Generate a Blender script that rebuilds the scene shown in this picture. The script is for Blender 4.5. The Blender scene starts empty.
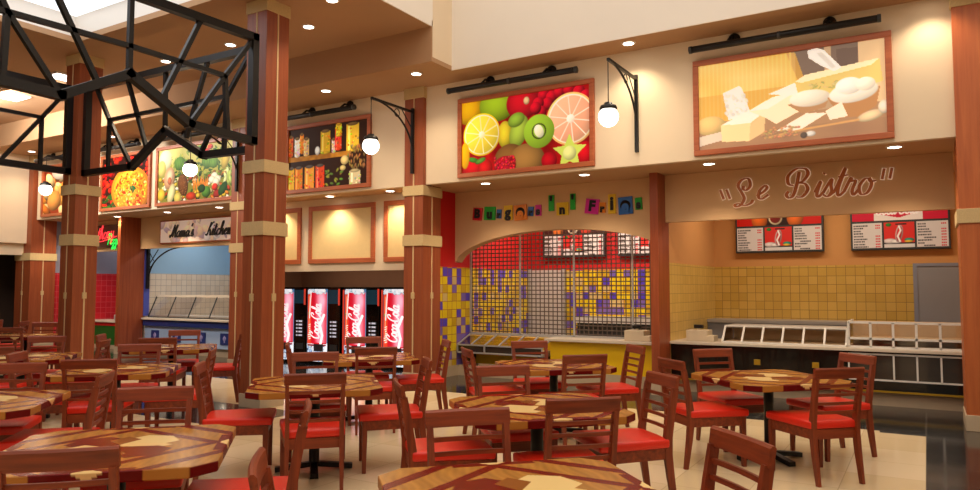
import bpy, bmesh, math, random
import numpy as np
from mathutils import Vector, Matrix
random.seed(4); rng = np.random.default_rng(7)
SC = bpy.context.scene
COL = SC.collection
R = math.radians

# ------------------------------------------------------------------ helpers
def lin(c):
    c = np.asarray(c, float) / 255.0
    return np.where(c <= .04045, c / 12.92, ((c + .055) / 1.055) ** 2.4)
def L3(r, g, b):
    v = lin((r, g, b)); return (float(v[0]), float(v[1]), float(v[2]), 1)

def tag(o, label=None, cat=None, group=None, kind=None):
    if label: o['label'] = label
    if cat: o['category'] = cat
    if group: o['group'] = group
    if kind: o['kind'] = kind
    return o
def empty(name, loc, label, cat, group=None, rz=0):
    o = bpy.data.objects.new(name, None); COL.objects.link(o)
    o.empty_display_size = .1
    o.location = loc; o.rotation_euler = (0, 0, rz)
    return tag(o, label, cat, group)

class MB:
    """collects shapes; build() links them as one mesh object"""
    def __init__(s): s.v = []; s.f = []; s.m = []; s.sm = []; s.mi = 0; s.M = Matrix.Identity(4)
    def add(s, vs, fs, smooth=False):
        b = len(s.v)
        s.v += [tuple(s.M @ Vector(v)) for v in vs]
        s.f += [tuple(b + i for i in f) for f in fs]
        s.m += [s.mi] * len(fs); s.sm += [smooth] * len(fs)
        return s
    def box(s, x0, x1, y0, y1, z0, z1, bev=0):
        if bev <= 0:
            vs = [(x, y, z) for z in (z0, z1) for y in (y0, y1) for x in (x0, x1)]
            return s.add(vs, [(0, 2, 3, 1), (4, 5, 7, 6), (0, 1, 5, 4), (2, 6, 7, 3), (0, 4, 6, 2), (1, 3, 7, 5)])
        bm = bmesh.new(); bmesh.ops.create_cube(bm, size=1)
        for v in bm.verts:
            v.co = Vector(((x0 + x1) / 2 + v.co.x * (x1 - x0), (y0 + y1) / 2 + v.co.y * (y1 - y0), (z0 + z1) / 2 + v.co.z * (z1 - z0)))
        bmesh.ops.bevel(bm, geom=bm.edges[:], offset=bev, segments=2, affect='EDGES', profile=.6)
        return s.bm(bm)
    def bm(s, bm, smooth=False):
        bm.verts.index_update()
        s.add([v.co[:] for v in bm.verts], [[v.index for v in f.verts] for f in bm.faces], smooth)
        bm.free(); return s
    def sweep(s, pts, sect, up=None, caps=True, smooth=False, scale=None):
        """sweep a closed 2-D section along pts; section axes: side, up"""
        P = [Vector(p) for p in pts]; n = len(P); k = len(sect); vs = []
        for i in range(n):
            t = (P[min(i + 1, n - 1)] - P[max(i - 1, 0)]).normalized()
            u = Vector(up) if up else (Vector((0, 0, 1)) if abs(t.z) < .95 else Vector((0, 1, 0)))
            side = t.cross(u).normalized(); u2 = side.cross(t).normalized()
            sc = scale[i] if scale else 1
            for a, b in sect: vs.append(P[i] + side * a * sc + u2 * b * sc)
        fs = []
        for i in range(n - 1):
            for j in range(k):
                fs.append((i * k + j, i * k + (j + 1) % k, (i + 1) * k + (j + 1) % k, (i + 1) * k + j))
        if caps:
            fs.append(tuple(range(k - 1, -1, -1))); fs.append(tuple(range((n - 1) * k, n * k)))
        return s.add(vs, fs, smooth)
    def bar(s, p, q, w, h=None, up=None):
        h = h or w
        return s.sweep([p, q], [(-w / 2, -h / 2), (w / 2, -h / 2), (w / 2, h / 2), (-w / 2, h / 2)], up)
    def tube(s, pts, r, n=8, scale=None):
        return s.sweep(pts, [(r * math.cos(2 * math.pi * i / n), r * math.sin(2 * math.pi * i / n)) for i in range(n)], smooth=True, scale=scale)
    def lathe(s, c, prof, n=24, axis='z', smooth=True):
        vs = []; fs = []; k = len(prof)
        for i in range(n):
            a = 2 * math.pi * i / n
            for r, h in prof:
                p = (r * math.cos(a), r * math.sin(a), h)
                if axis == 'y': p = (p[0], h, p[1])
                vs.append((c[0] + p[0], c[1] + p[1], c[2] + p[2]))
        for i in range(n):
            for j in range(k - 1):
                a, b = i * k + j, ((i + 1) % n) * k + j
                fs.append((a, b, b + 1, a + 1) if axis == 'z' else (a, a + 1, b + 1, b))
        return s.add(vs, fs, smooth)
    def prism(s, poly, axis, a0, a1):
        """poly in the two other axes, extruded along axis from a0 to a1"""
        def P(u, v, w): return {'x': (w, u, v), 'y': (u, w, v), 'z': (u, v, w)}[axis]
        n = len(poly)
        vs = [P(u, v, a0) for u, v in poly] + [P(u, v, a1) for u, v in poly]
        return s.add(vs, [tuple(range(n)), tuple(range(2 * n - 1, n - 1, -1))] + [(i, i + n, (i + 1) % n + n, (i + 1) % n) for i in range(n)])
    def build(s, name, mats, parent=None, org=None):
        if not isinstance(mats, (list, tuple)): mats = [mats]
        me = bpy.data.meshes.new(name)
        o3 = Vector(org) if org is not None else (parent.location.copy() if parent is not None and s.world else Vector((0, 0, 0)))
        me.from_pydata([tuple(Vector(v) - o3) for v in s.v], [], s.f)
        for m in mats: me.materials.append(m)
        me.polygons.foreach_set('material_index', s.m)
        me.polygons.foreach_set('use_smooth', s.sm)
        b = bmesh.new(); b.from_mesh(me); bmesh.ops.recalc_face_normals(b, faces=b.faces[:]); b.to_mesh(me); b.free()
        me.update()
        o = bpy.data.objects.new(name, me); COL.objects.link(o)
        if parent is not None:
            o.parent = parent
        elif org is not None: o.location = org
        return o
    world = True      # vertices given in world coordinates (parent's location is subtracted)
def LMB():
    m = MB(); m.world = False; return m
def sub(o3, mb, name, mats, parent):
    """a sub-part: parent is itself a part at the origin of its thing"""
    return mb.build(name, mats, parent, org=o3)
def struct(name, mb, mats):
    o = mb.build(name, mats); o['kind'] = 'structure'; return o

# ------------------------------------------------------------------ materials
def newmat(name):
    m = bpy.data.materials.new(name); m.use_nodes = True
    nt = m.node_tree; bs = nt.nodes['Principled BSDF']; return m, nt, bs
def N(nt, t, **kw):
    n = nt.nodes.new(t)
    for k, v in kw.items():
        if hasattr(n, k): setattr(n, k, v)
        else: n.inputs[k].default_value = v
    return n
def plain(name, col, rough=.6, metal=0, var=.08, scale=6, emit=None, es=0, coat=0, bump=0):
    m, nt, bs = newmat(name)
    tc = N(nt, 'ShaderNodeTexCoord'); no = N(nt, 'ShaderNodeTexNoise', Scale=scale, Detail=4)
    nt.links.new(tc.outputs['Object'], no.inputs['Vector'])
    hs = N(nt, 'ShaderNodeHueSaturation'); hs.inputs['Color'].default_value = col
    mr = N(nt, 'ShaderNodeMapRange'); mr.inputs['To Min'].default_value = 1 - var; mr.inputs['To Max'].default_value = 1 + var
    nt.links.new(no.outputs['Fac'], mr.inputs['Value']); nt.links.new(mr.outputs['Result'], hs.inputs['Value'])
    nt.links.new(hs.outputs['Color'], bs.inputs['Base Color'])
    bs.inputs['Roughness'].default_value = rough; bs.inputs['Metallic'].default_value = metal
    bs.inputs['Coat Weight'].default_value = coat
    if emit: bs.inputs['Emission Color'].default_value = emit; bs.inputs['Emission Strength'].default_value = es
    if bump:
        bp = N(nt, 'ShaderNodeBump', Strength=bump, Distance=.01)
        n2 = N(nt, 'ShaderNodeTexNoise', Scale=scale * 12, Detail=3); nt.links.new(tc.outputs['Object'], n2.inputs['Vector'])
        nt.links.new(n2.outputs['Fac'], bp.inputs['Height']); nt.links.new(bp.outputs['Normal'], bs.inputs['Normal'])
    return m
def wood(name, c1, c2, axis='z', rough=.4, sc=1.0, coat=0):
    m, nt, bs = newmat(name)
    tc = N(nt, 'ShaderNodeTexCoord'); mp = N(nt, 'ShaderNodeMapping')
    s = [34 * sc, 34 * sc, 34 * sc]; s['xyz'.index(axis)] = 1.6 * sc
    mp.inputs['Scale'].default_value = s
    nt.links.new(tc.outputs['Object'], mp.inputs['Vector'])
    no = N(nt, 'ShaderNodeTexNoise', Scale=1.0, Detail=5, Roughness=.6, Distortion=.4)
    nt.links.new(mp.outputs['Vector'], no.inputs['Vector'])
    oi = N(nt, 'ShaderNodeObjectInfo')
    rp = N(nt, 'ShaderNodeValToRGB')
    rp.color_ramp.elements[0].position = .3; rp.color_ramp.elements[0].color = c1
    rp.color_ramp.elements[1].position = .72; rp.color_ramp.elements[1].color = c2
    nt.links.new(no.outputs['Fac'], rp.inputs['Fac'])
    nt.links.new(rp.outputs['Color'], bs.inputs['Base Color'])
    bs.inputs['Roughness'].default_value = rough; bs.inputs['Coat Weight'].default_value = coat
    bs.inputs['Coat Roughness'].default_value = .15
    return m
def tiles(name, axes, size, cols, grout, rough=.3, gw=.05, weights=None, off=(0, 0)):
    """square tiles on the plane spanned by axes; each tile takes a colour of cols"""
    m, nt, bs = newmat(name); lk = nt.links.new
    tc = N(nt, 'ShaderNodeTexCoord'); sx = N(nt, 'ShaderNodeSeparateXYZ'); lk(tc.outputs['Object'], sx.inputs[0])
    fl = []; edge = []
    for i, ax in enumerate(axes):
        sz = size[i] if isinstance(size, tuple) else size
        a = N(nt, 'ShaderNodeMath', operation='ADD'); lk(sx.outputs[ax], a.inputs[0]); a.inputs[1].default_value = off[i]
        d = N(nt, 'ShaderNodeMath', operation='DIVIDE'); lk(a.outputs[0], d.inputs[0]); d.inputs[1].default_value = sz
        f = N(nt, 'ShaderNodeMath', operation='FLOOR'); lk(d.outputs[0], f.inputs[0]); fl.append(f)
        fr = N(nt, 'ShaderNodeMath', operation='FRACT'); lk(d.outputs[0], fr.inputs[0])
        pp = N(nt, 'ShaderNodeMath', operation='PINGPONG'); lk(fr.outputs[0], pp.inputs[0]); pp.inputs[1].default_value = .5
        edge.append(pp)
    cb = N(nt, 'ShaderNodeCombineXYZ'); lk(fl[0].outputs[0], cb.inputs[0]); lk(fl[1].outputs[0], cb.inputs[1])
    wn = N(nt, 'ShaderNodeTexWhiteNoise', noise_dimensions='3D'); lk(cb.outputs[0], wn.inputs['Vector'])
    rp = N(nt, 'ShaderNodeValToRGB'); cr = rp.color_ramp; cr.interpolation = 'CONSTANT'
    w = weights or [1 / len(cols)] * len(cols); acc = 0
    while len(cr.elements) < len(cols): cr.elements.new(.5)
    for e, c, ww in zip(cr.elements, cols, w): e.color = c
    for i, ww in enumerate(w): cr.elements[i].position = min(acc, 1); acc += ww
    for i, c in enumerate(cols): cr.elements[i].color = c
    lk(wn.outputs['Value'], rp.inputs['Fac'])
    mn = N(nt, 'ShaderNodeMath', operation='MINIMUM'); lk(edge[0].outputs[0], mn.inputs[0]); lk(edge[1].outputs[0], mn.inputs[1])
    lt = N(nt, 'ShaderNodeMath', operation='LESS_THAN'); lk(mn.outputs[0], lt.inputs[0]); lt.inputs[1].default_value = gw / 2
    mx = N(nt, 'ShaderNodeMix', data_type='RGBA'); lk(lt.outputs[0], mx.inputs[0]); lk(rp.outputs['Color'], mx.inputs[6]); mx.inputs[7].default_value = grout
    lk(mx.outputs[2], bs.inputs['Base Color']); bs.inputs['Roughness'].default_value = rough
    return m
def attrmat(name, rough=.4, emit=0, coat=0, spec=.5):
    m, nt, bs = newmat(name)
    at = N(nt, 'ShaderNodeAttribute'); at.attribute_name = 'Col'
    nt.links.new(at.outputs['Color'], bs.inputs['Base Color'])
    bs.inputs['Roughness'].default_value = rough; bs.inputs['Coat Weight'].default_value = coat
    bs.inputs['Coat Roughness'].default_value = .08
    if emit: nt.links.new(at.outputs['Color'], bs.inputs['Emission Color']); bs.inputs['Emission Strength'].default_value = emit
    return m
def glow(name, col, s):
    m, nt, bs = newmat(name)
    bs.inputs['Base Color'].default_value = col
    bs.inputs['Emission Color'].default_value = col; bs.inputs['Emission Strength'].default_value = s
    bs.inputs['Roughness'].default_value = .4
    return m
def glassmat(name, col, alpha=.25, rough=.05):
    m, nt, bs = newmat(name)
    tr = N(nt, 'ShaderNodeBsdfTransparent'); gl = N(nt, 'ShaderNodeBsdfGlossy'); gl.inputs['Roughness'].default_value = rough
    tr.inputs['Color'].default_value = col
    lw = N(nt, 'ShaderNodeLayerWeight', Blend=.25); fr = N(nt, 'ShaderNodeMath', operation='MULTIPLY'); nt.links.new(lw.outputs['Facing'], fr.inputs[0]); fr.inputs[1].default_value = .3
    ad = N(nt, 'ShaderNodeMath', operation='ADD'); nt.links.new(fr.outputs[0], ad.inputs[0]); ad.inputs[1].default_value = alpha
    ad.use_clamp = True
    mx = N(nt, 'ShaderNodeMixShader'); nt.links.new(ad.outputs[0], mx.inputs[0])
    nt.links.new(tr.outputs[0], mx.inputs[1]); nt.links.new(gl.outputs[0], mx.inputs[2])
    nt.links.new(mx.outputs[0], nt.nodes['Material Output'].inputs['Surface'])
    return m

M = {}
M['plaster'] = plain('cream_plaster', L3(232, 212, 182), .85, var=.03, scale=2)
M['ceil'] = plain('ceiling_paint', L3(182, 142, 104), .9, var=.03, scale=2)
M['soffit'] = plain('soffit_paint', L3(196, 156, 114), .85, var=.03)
M['white'] = plain('white_plaster', L3(238, 230, 218), .85, var=.02, scale=2)
M['signwall'] = plain('tan_sign_wall', L3(214, 176, 132), .8, var=.03)
M['brownwall'] = plain('brown_recess_paint', L3(150, 108, 82), .85)
M['tanwall'] = plain('ochre_wall_paint', L3(214, 156, 96), .8, var=.03)
M['red'] = plain('red_wall_paint', L3(196, 12, 14), .6, var=.05)
M['bluewall'] = plain('pale_blue_wall_paint', L3(150, 190, 222), .8, var=.02)
M['grayblue'] = plain('grey_blue_paint', L3(140, 145, 165), .8)
M['jamb'] = plain('violet_blue_jamb', L3(70, 80, 170), .6)
M['colwood'] = wood('red_brown_column_wood', L3(138, 66, 36), L3(160, 84, 47), 'z', .45, .7)
M['partwood'] = wood('partition_wood', L3(136, 60, 30), L3(164, 82, 44), 'z', .4, .6)
M['framewood'] = wood('frame_wood', L3(164, 80, 42), L3(190, 104, 60), 'x', .45, .8)
M['chairwood'] = wood('chair_wood', L3(98, 35, 11), L3(150, 64, 25), 'z', .46, .9, 0)
M['railwood'] = wood('chair_rail_wood', L3(98, 35, 11), L3(150, 64, 25), 'x', .46, .9, 0)
M['stone'] = plain('speckled_beige_band', L3(205, 178, 128), .8, var=.18, scale=70)
M['stripe'] = plain('beige_inlay', L3(214, 184, 138), .7)
M['base'] = plain('beige_base_stone', L3(190, 168, 138), .5, var=.1, scale=9)
M['black'] = plain('black_iron', L3(22, 19, 18), .45, .3, var=.1)
M['blackgloss'] = plain('polished_black_panel', L3(7, 7, 7), .18, var=.1, coat=.3)
M['vinyl'] = plain('red_vinyl_cushion', L3(224, 38, 13), .42, var=.05, scale=9, coat=.1)
M['counter'] = plain('cream_solid_counter', L3(212, 198, 178), .35, var=.04, scale=20)
M['whitemetal'] = plain('white_enamelled_metal', L3(226, 222, 214), .35)
M['steel'] = plain('brushed_steel', L3(176, 172, 170), .4, .15, var=.06)
M['greypaint'] = plain('grey_door_paint', L3(148, 150, 160), .5, var=.03)
M['paledoor'] = plain('pale_grey_door_paint', L3(206, 200, 194), .5, var=.03)
M['darkgrey'] = plain('charcoal_metal', L3(52, 54, 56), .5)
M['grillewire'] = plain('grey_grille_wire', L3(96, 84, 76), .5, .2)
M['caseint'] = plain('dim_display_interior', L3(212, 184, 148), .6)
M['yellow'] = plain('yellow_counter_front', L3(240, 192, 4), .45, var=.03)
M['navy'] = plain('navy_band', L3(30, 46, 110), .5)
M['paleblue'] = plain('pale_blue_counter_front', L3(158, 178, 208), .5, var=.03)
M['motif'] = plain('pale_motif', L3(150, 140, 190), .5)
M['green'] = plain('green_counter_front', L3(10, 96, 26), .5)
M['gold'] = plain('brass_trim', L3(190, 150, 40), .35, .5)
M['beigebox'] = plain('ivory_plastic', L3(206, 188, 160), .5)
M['fabric'] = plain('cream_panel_cloth', L3(226, 196, 138), .8, var=.05, scale=14)
M['darkopen'] = plain('dark_brown_recess', L3(58, 38, 26), .9)
M['glass'] = glassmat('case_glass', (.86, .84, .80, 1), .10)
M['darkglass'] = plain('dark_case_glass', L3(58, 50, 44), .1, coat=.4)
M['globe'] = glow('lit_opal_globe', (1, .93, .82, 1), 5)
M['disc'] = glow('lit_downlight_lens', (1, .9, .76, 1), 9)
M['skyglass'] = glow('bright_sky_glazing', (.86, .92, 1, 1), 1.0)
M['skyglass2'] = glow('dim_sky_glazing', (1, .97, .94, 1), .66)
M['slab'] = glow('lit_ceiling_panel', (1, .97, .92, 1), 6)
M['brownletter'] = plain('brown_letter_face', L3(186, 104, 46), .45)
M['halo'] = glow('back_lit_letter_halo', (1, .82, .6, 1), .2)
M['neonred'] = glow('red_neon', (1, .05, .06, 1), 1.1)
M['neongreen'] = glow('green_neon', (.03, 1, .12, 1), .9)
M['inkblack'] = plain('black_letter_paint', L3(12, 10, 12), .5)
M['neonboard'] = plain('dark_neon_board', L3(96, 66, 52), .6)
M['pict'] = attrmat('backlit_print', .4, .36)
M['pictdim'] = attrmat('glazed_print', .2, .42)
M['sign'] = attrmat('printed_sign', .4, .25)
M['menu'] = attrmat('printed_menu_panel', .35, .16)
M['vend'] = attrmat('backlit_vending_front', .3, .85)
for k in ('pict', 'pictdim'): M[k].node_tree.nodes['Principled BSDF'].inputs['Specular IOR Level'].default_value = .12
M['inlay'] = attrmat('inlaid_table_top', .24, 0, 0)
M['inlay'].node_tree.nodes['Principled BSDF'].inputs['Specular IOR Level'].default_value = .16
T15 = .151
M['tile_yel_y'] = tiles('yellow_wall_tile', 'XZ', T15, [L3(212, 174, 84), L3(206, 167, 78), L3(218, 180, 92)], L3(140, 104, 56), .3, .045)
M['tile_yel_x'] = tiles('yellow_side_tile', 'YZ', T15, [L3(220, 186, 104), L3(214, 180, 96)], L3(160, 124, 74), .3, .04)
mixc = [L3(226, 198, 26), L3(200, 164, 32), L3(86, 66, 190), L3(120, 98, 176), L3(206, 182, 120)]
mw = [.36, .24, .17, .12, .11]
M['tile_mix_y'] = tiles('mixed_yellow_purple_tile', 'XZ', T15, mixc, L3(150, 74, 40), .3, .06, mw)
M['tile_mix_x'] = tiles('mixed_yellow_purple_side_tile', 'YZ', T15, mixc, L3(150, 74, 40), .3, .06, mw)
M['tile_wht_x'] = tiles('cream_wall_tile', 'YZ', T15, [L3(226, 214, 196), L3(220, 206, 186)], L3(150, 140, 138), .3, .05)
M['tile_wht_y'] = tiles('cream_back_tile', 'XZ', T15, [L3(226, 214, 196), L3(220, 206, 186)], L3(150, 140, 138), .3, .05)
M['tile_red_x'] = tiles('red_wall_tile', 'YZ', T15, [L3(206, 40, 50), L3(196, 34, 46)], L3(222, 110, 112), .3, .05)
M['tile_red_y'] = tiles('red_back_tile', 'XZ', T15, [L3(206, 40, 50), L3(196, 34, 46)], L3(222, 110, 112), .3, .05)
M['fl_cream'] = tiles('polished_cream_floor_tile', 'XY', .60, [L3(232, 208, 166), L3(226, 201, 158), L3(236, 212, 172)], L3(206, 180, 140), .13, .014, off=(.055, .1))
M['fl_dark'] = tiles('polished_dark_floor_tile', 'XY', .60, [L3(40, 40, 40), L3(46, 45, 44), L3(36, 36, 37)], L3(96, 92, 86), .1, .02, off=(.055, .1))

# ------------------------------------------------------------------ painted panels (colour attribute on a fine grid)
class Cv:
    def __init__(s, w, h, asp, bg):
        s.w, s.h, s.asp = w, h, asp
        s.x = np.tile((np.arange(w) + .5) / w, (h, 1)); s.y = np.tile(((np.arange(h) + .5) / h * asp)[:, None], (1, w))
        s.a = np.empty((h, w, 3)); s.a[:] = bg
    def put(s, m, c):
        m = np.clip(m, 0, 1)[..., None]; s.a = s.a * (1 - m) + np.asarray(c, float) * m
    def noise(s, k, seed=0):
        r = np.random.default_rng(seed); n = k + 2; ky = max(2, int(k * s.asp)) + 2
        g = r.random((ky, n)); fx = s.x * k; fy = s.y * k
        fy = np.minimum(fy, ky - 1.01); ix = fx.astype(int); iy = fy.astype(int); tx = fx - ix; ty = fy - iy
        return (g[iy, ix] * (1 - tx) + g[iy, ix + 1] * tx) * (1 - ty) + (g[iy + 1, ix] * (1 - tx) + g[iy + 1, ix + 1] * tx) * ty
    def ell(s, cx, cy, rx, ry, c, rot=0, sh=.35, hl=.2, soft=None):
        a = math.radians(rot); X = s.x - cx; Y = s.y - cy * s.asp
        u = (X * math.cos(a) + Y * math.sin(a)) / rx; v = (-X * math.sin(a) + Y * math.cos(a)) / ry
        q = u * u + v * v; al = np.clip((1 - q) * (soft or min(rx, ry) * s.w * .5), 0, 1)
        f = 1 - sh * q + hl * np.clip(-(X / rx) * .6 - (Y / ry) * .7, -1, 1)
        s.put(al, np.clip(np.asarray(c, float)[None, None] * f[..., None], 0, 255))
        return q
    def poly(s, pts, c):
        inside = np.zeros_like(s.x, bool); n = len(pts)
        for i in range(n):
            x1, y1 = pts[i][0], pts[i][1] * s.asp; x2, y2 = pts[(i + 1) % n][0], pts[(i + 1) % n][1] * s.asp
            if y1 == y2: continue
            cond = (s.y > min(y1, y2)) & (s.y <= max(y1, y2)); xi = x1 + (s.y - y1) * (x2 - x1) / (y2 - y1)
            inside ^= cond & (s.x < xi)
        s.put(inside.astype(float), c)
    def line(s, pts, w, c):
        """pts already in (x, y) width units"""
        d = np.full_like(s.x, 9.)
        for (x1, y1), (x2, y2) in zip(pts[:-1], pts[1:]):
            dx, dy = x2 - x1, y2 - y1; l = dx * dx + dy * dy + 1e-9
            t = np.clip(((s.x - x1) * dx + (s.y - y1) * dy) / l, 0, 1)
            d = np.minimum(d, np.hypot(s.x - x1 - t * dx, s.y - y1 - t * dy))
        s.put(np.clip((w / 2 - d) * s.w + .5, 0, 1), c)
    def rect(s, x0, y0, x1, y1, c): s.put(((s.x >= x0) & (s.x < x1) & (s.y >= y0 * s.asp) & (s.y < y1 * s.asp)).astype(float), c)

def panel(name, cv, x0, x1, y, z0, z1, mat, parent, org, bulge=0):
    h, w = cv.h, cv.w
    xs = np.linspace(x0, x1, w); zs = np.linspace(z1, z0, h)
    X, Z = np.meshgrid(xs, zs); t = (X - x0) / (x1 - x0) * 2 - 1
    Y = np.full_like(X, y) - bulge * (1 - t * t)
    co = np.stack([X - org[0], Y - org[1], Z - org[2]], -1).reshape(-1, 3)
    idx = np.arange(w * h).reshape(h, w)
    f = np.stack([idx[:-1, :-1], idx[1:, :-1], idx[1:, 1:], idx[:-1, 1:]], -1).reshape(-1, 4)
    me = bpy.data.meshes.new(name); me.from_pydata(co.tolist(), [], f.tolist())
    ca = me.color_attributes.new('Col', 'FLOAT_COLOR', 'POINT')
    c = np.concatenate([lin(np.clip(cv.a, 0, 255)).reshape(-1, 3), np.ones((w * h, 1))], 1)
    ca.data.foreach_set('color', c.ravel().astype(np.float32))
    me.materials.append(mat); me.polygons.foreach_set('use_smooth', [True] * len(f)); me.update()
    o = bpy.data.objects.new(name, me); COL.objects.link(o); o.parent = parent
    return o

# ------------------------------------------------------------------ script lettering drawn as pen strokes
G = {
 'a': (1.0, [[(.72, .8), (.42, 1), (.08, .62), (.12, .14), (.38, 0), (.68, .45), (.78, .95)], [(.78, .95), (.7, .3), (.82, .02), (1.05, .25)]]),
 'c': (.78, [[(.68, .78), (.45, 1), (.1, .58), (.18, .1), (.48, 0), (.82, .28)]]),
 'e': (.78, [[(-.02, .28), (.35, .48), (.6, .8), (.42, 1), (.12, .66), (.15, .15), (.42, 0), (.82, .3)]]),
 'h': (1.0, [[(0, .3), (.36, 1.25), (.48, 1.95), (.34, 2.1), (.22, 1.6), (.12, 0)], [(.14, .3), (.4, .9), (.62, .95), (.66, .5), (.66, .12), (.82, 0), (1.02, .25)]]),
 'i': (.5, [[(0, .3), (.2, 1.0), (.14, .25), (.28, 0), (.52, .3)], [(.27, 1.45), (.3, 1.52)]]),
 'l': (.5, [[(0, .3), (.36, 1.25), (.46, 1.95), (.32, 2.1), (.2, 1.6), (.14, .3), (.28, 0), (.52, .3)]]),
 'm': (1.3, [[(0, .6), (.14, 1), (.12, 0)], [(.12, .4), (.36, .95), (.5, .88), (.48, 0)], [(.5, .4), (.76, .95), (.9, .88), (.88, .2), (1.0, 0), (1.3, .3)]]),
 'n': (.95, [[(0, .6), (.14, 1), (.12, 0)], [(.12, .4), (.38, .95), (.54, .88), (.52, .2), (.66, 0), (.95, .3)]]),
 'o': (.85, [[(.55, .95), (.25, .95), (.04, .5), (.24, .02), (.58, .1), (.7, .6), (.5, .98), (.6, .78), (.9, .82)]]),
 'r': (.75, [[(0, .3), (.2, 1.08), (.26, .86), (.5, .88), (.44, .3), (.58, 0), (.78, .3)]]),
 's': (.66, [[(0, .25), (.3, 1.08), (.36, .7), (.48, .3), (.32, 0), (.04, .12)], [(.4, .03), (.68, .3)]]),
 't': (.56, [[(0, .3), (.3, 1.75), (.17, .5), (.29, 0), (.58, .3)], [(0, 1.2), (.54, 1.28)]]),
 'y': (.9, [[(0, .8), (.15, 1), (.14, .4), (.4, .1), (.64, .5), (.72, 1)], [(.72, 1), (.64, 0), (.42, -.9), (.18, -.8), (.4, -.3), (.92, .3)]]),
 'z': (.8, [[(.05, .8), (.3, 1), (.6, .85), (.2, .25), (.5, .05), (.5, -.6), (.25, -.9), (.15, -.6), (.8, .3)]]),
 "'": (.3, [[(.25, 2.1), (.12, 1.6)]]),
 '"': (.5, [[(.12, 2.0), (.2, 1.45)], [(.42, 2.0), (.5, 1.45)]]),
 'L': (1.45, [[(.62, 1.6), (.6, 1.36), (.85, 1.26), (1.12, 1.6), (.95, 2.15), (.45, 2.1), (.2, 1.65), (.5, 1.1), (.72, .6), (.5, .12), (.15, -.02), (.05, .12), (.3, .22), (.8, .05), (1.25, .2), (1.4, .45)]]),
 'B': (1.55, [[(.82, 1.95), (.7, 1.0), (.5, .2), (.2, 0), (.0, .25), (.15, .5)], [(.45, .95), (.1, 1.1), (.05, 1.7), (.6, 2.2), (1.25, 2.15), (1.45, 1.75), (1.15, 1.25), (.85, 1.12), (1.3, 1.0), (1.5, .55), (1.15, .05), (.7, .05)]]),
 'M': (1.75, [[(.05, .45), (.0, .15), (.2, 0), (.45, .6), (.85, 2.0), (.82, 1.0), (.75, .05), (1.05, 1.0), (1.55, 2.0), (1.42, 1.0), (1.36, .2), (1.5, 0), (1.75, .3)]]),
 'K': (1.35, [[(.72, 2.05), (.5, 1.0), (.3, .1), (.1, .02), (0, .25)], [(1.4, 1.95), (1.15, 2.0), (.5, 1.0), (.68, 1.0), (.9, .6), (1.0, .1), (1.15, 0), (1.38, .3)]]),
 'C': (1.2, [[(.85, 1.45), (1.1, 1.7), (.95, 2.1), (.45, 1.9), (.05, 1.0), (.2, .12), (.65, 0), (1.15, .45)]]),
 'A': (1.25, [[(0, .25), (.15, 0), (.45, .5), (.95, 2.05), (.95, 1.0), (.95, .1), (1.2, .25)], [(.35, .75), (1.1, .85)]]),
 'P': (1.15, [[(.6, 1.9), (.42, .8), (.25, 0)], [(.1, 1.3), (.3, 2.0), (.95, 2.1), (1.15, 1.5), (.8, 1.0), (.45, 1.0)]]),
 '-': (.55, [[(.1, .5), (.45, .55)]]), ' ': (.5, []),
}
def catmull(P, k=7):
    if len(P) == 2: return [P[0], ((P[0][0] + P[1][0]) / 2, (P[0][1] + P[1][1]) / 2), P[1]]
    Q = [P[0]] + list(P) + [P[-1]]; out = []
    for i in range(1, len(Q) - 2):
        p0, p1, p2, p3 = [np.array(q, float) for q in Q[i - 1:i + 3]]
        for j in range(k):
            t = j / k
            out.append(tuple(.5 * (2 * p1 + (p2 - p0) * t + (2 * p0 - 5 * p1 + 4 * p2 - p3) * t * t + (3 * p1 - p0 - 3 * p2 + p3) * t ** 3)))
    out.append(tuple(P[-1])); return out
def script(text, slant=.25):
    """[(char, [polylines])] in units of the x-height, and the total advance"""
    x = 0; out = []
    for ch in text:
        adv, st = G[ch]
        out.append((ch, [[(x + px + slant * py, py) for px, py in catmull(s)] for s in st])); x += adv
    return out, x
def ribbon(mb, pl, X, s, Z, y0, y1, wmin, wmax, tilt=0):
    """pen stroke in the x-z plane, extruded from y0 to y1"""
    P = np.array(pl); P = np.stack([X + P[:, 0] * s, Z + P[:, 1] * s + P[:, 0] * s * tilt], 1)
    d = np.gradient(P, axis=0); d /= np.linalg.norm(d, axis=1)[:, None] + 1e-9
    n = np.stack([-d[:, 1], d[:, 0]], 1)
    w = (wmin + (wmax - wmin) * np.abs(d[:, 1]) ** 1.3) / 2
    A = P + n * w[:, None]; B = P - n * w[:, None]; k = len(P)
    vs = [(a[0], y0 - .007 * i / k, a[1]) for i, a in enumerate(A)] + [(b[0], y0 - .007 * i / k, b[1]) for i, b in enumerate(B)] + [(a[0], y1, a[1]) for a in A] + [(b[0], y1, b[1]) for b in B]
    fs = []
    for i in range(k - 1):
        fs += [(i, i + 1, k + i + 1, k + i), (2 * k + i, 3 * k + i, 3 * k + i + 1, 2 * k + i + 1),
               (i, 2 * k + i, 2 * k + i + 1, i + 1), (k + i, k + i + 1, 3 * k + i + 1, 3 * k + i)]
    fs += [(0, k, 3 * k, 2 * k), (k - 1, 3 * k - 1, 4 * k - 1, 2 * k - 1)]
    mb.add(vs, fs)

# ------------------------------------------------------------------ camera
cam = bpy.data.cameras.new('camera'); cam.lens = 724 / 980 * 36; cam.sensor_width = 36; cam.clip_end = 200
co = bpy.data.objects.new('camera', cam); COL.objects.link(co)
co.location = (0, 0, 1.6); co.rotation_euler = (R(90) + math.atan2(43, 724), 0, R(31.06)); SC.camera = co

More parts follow.
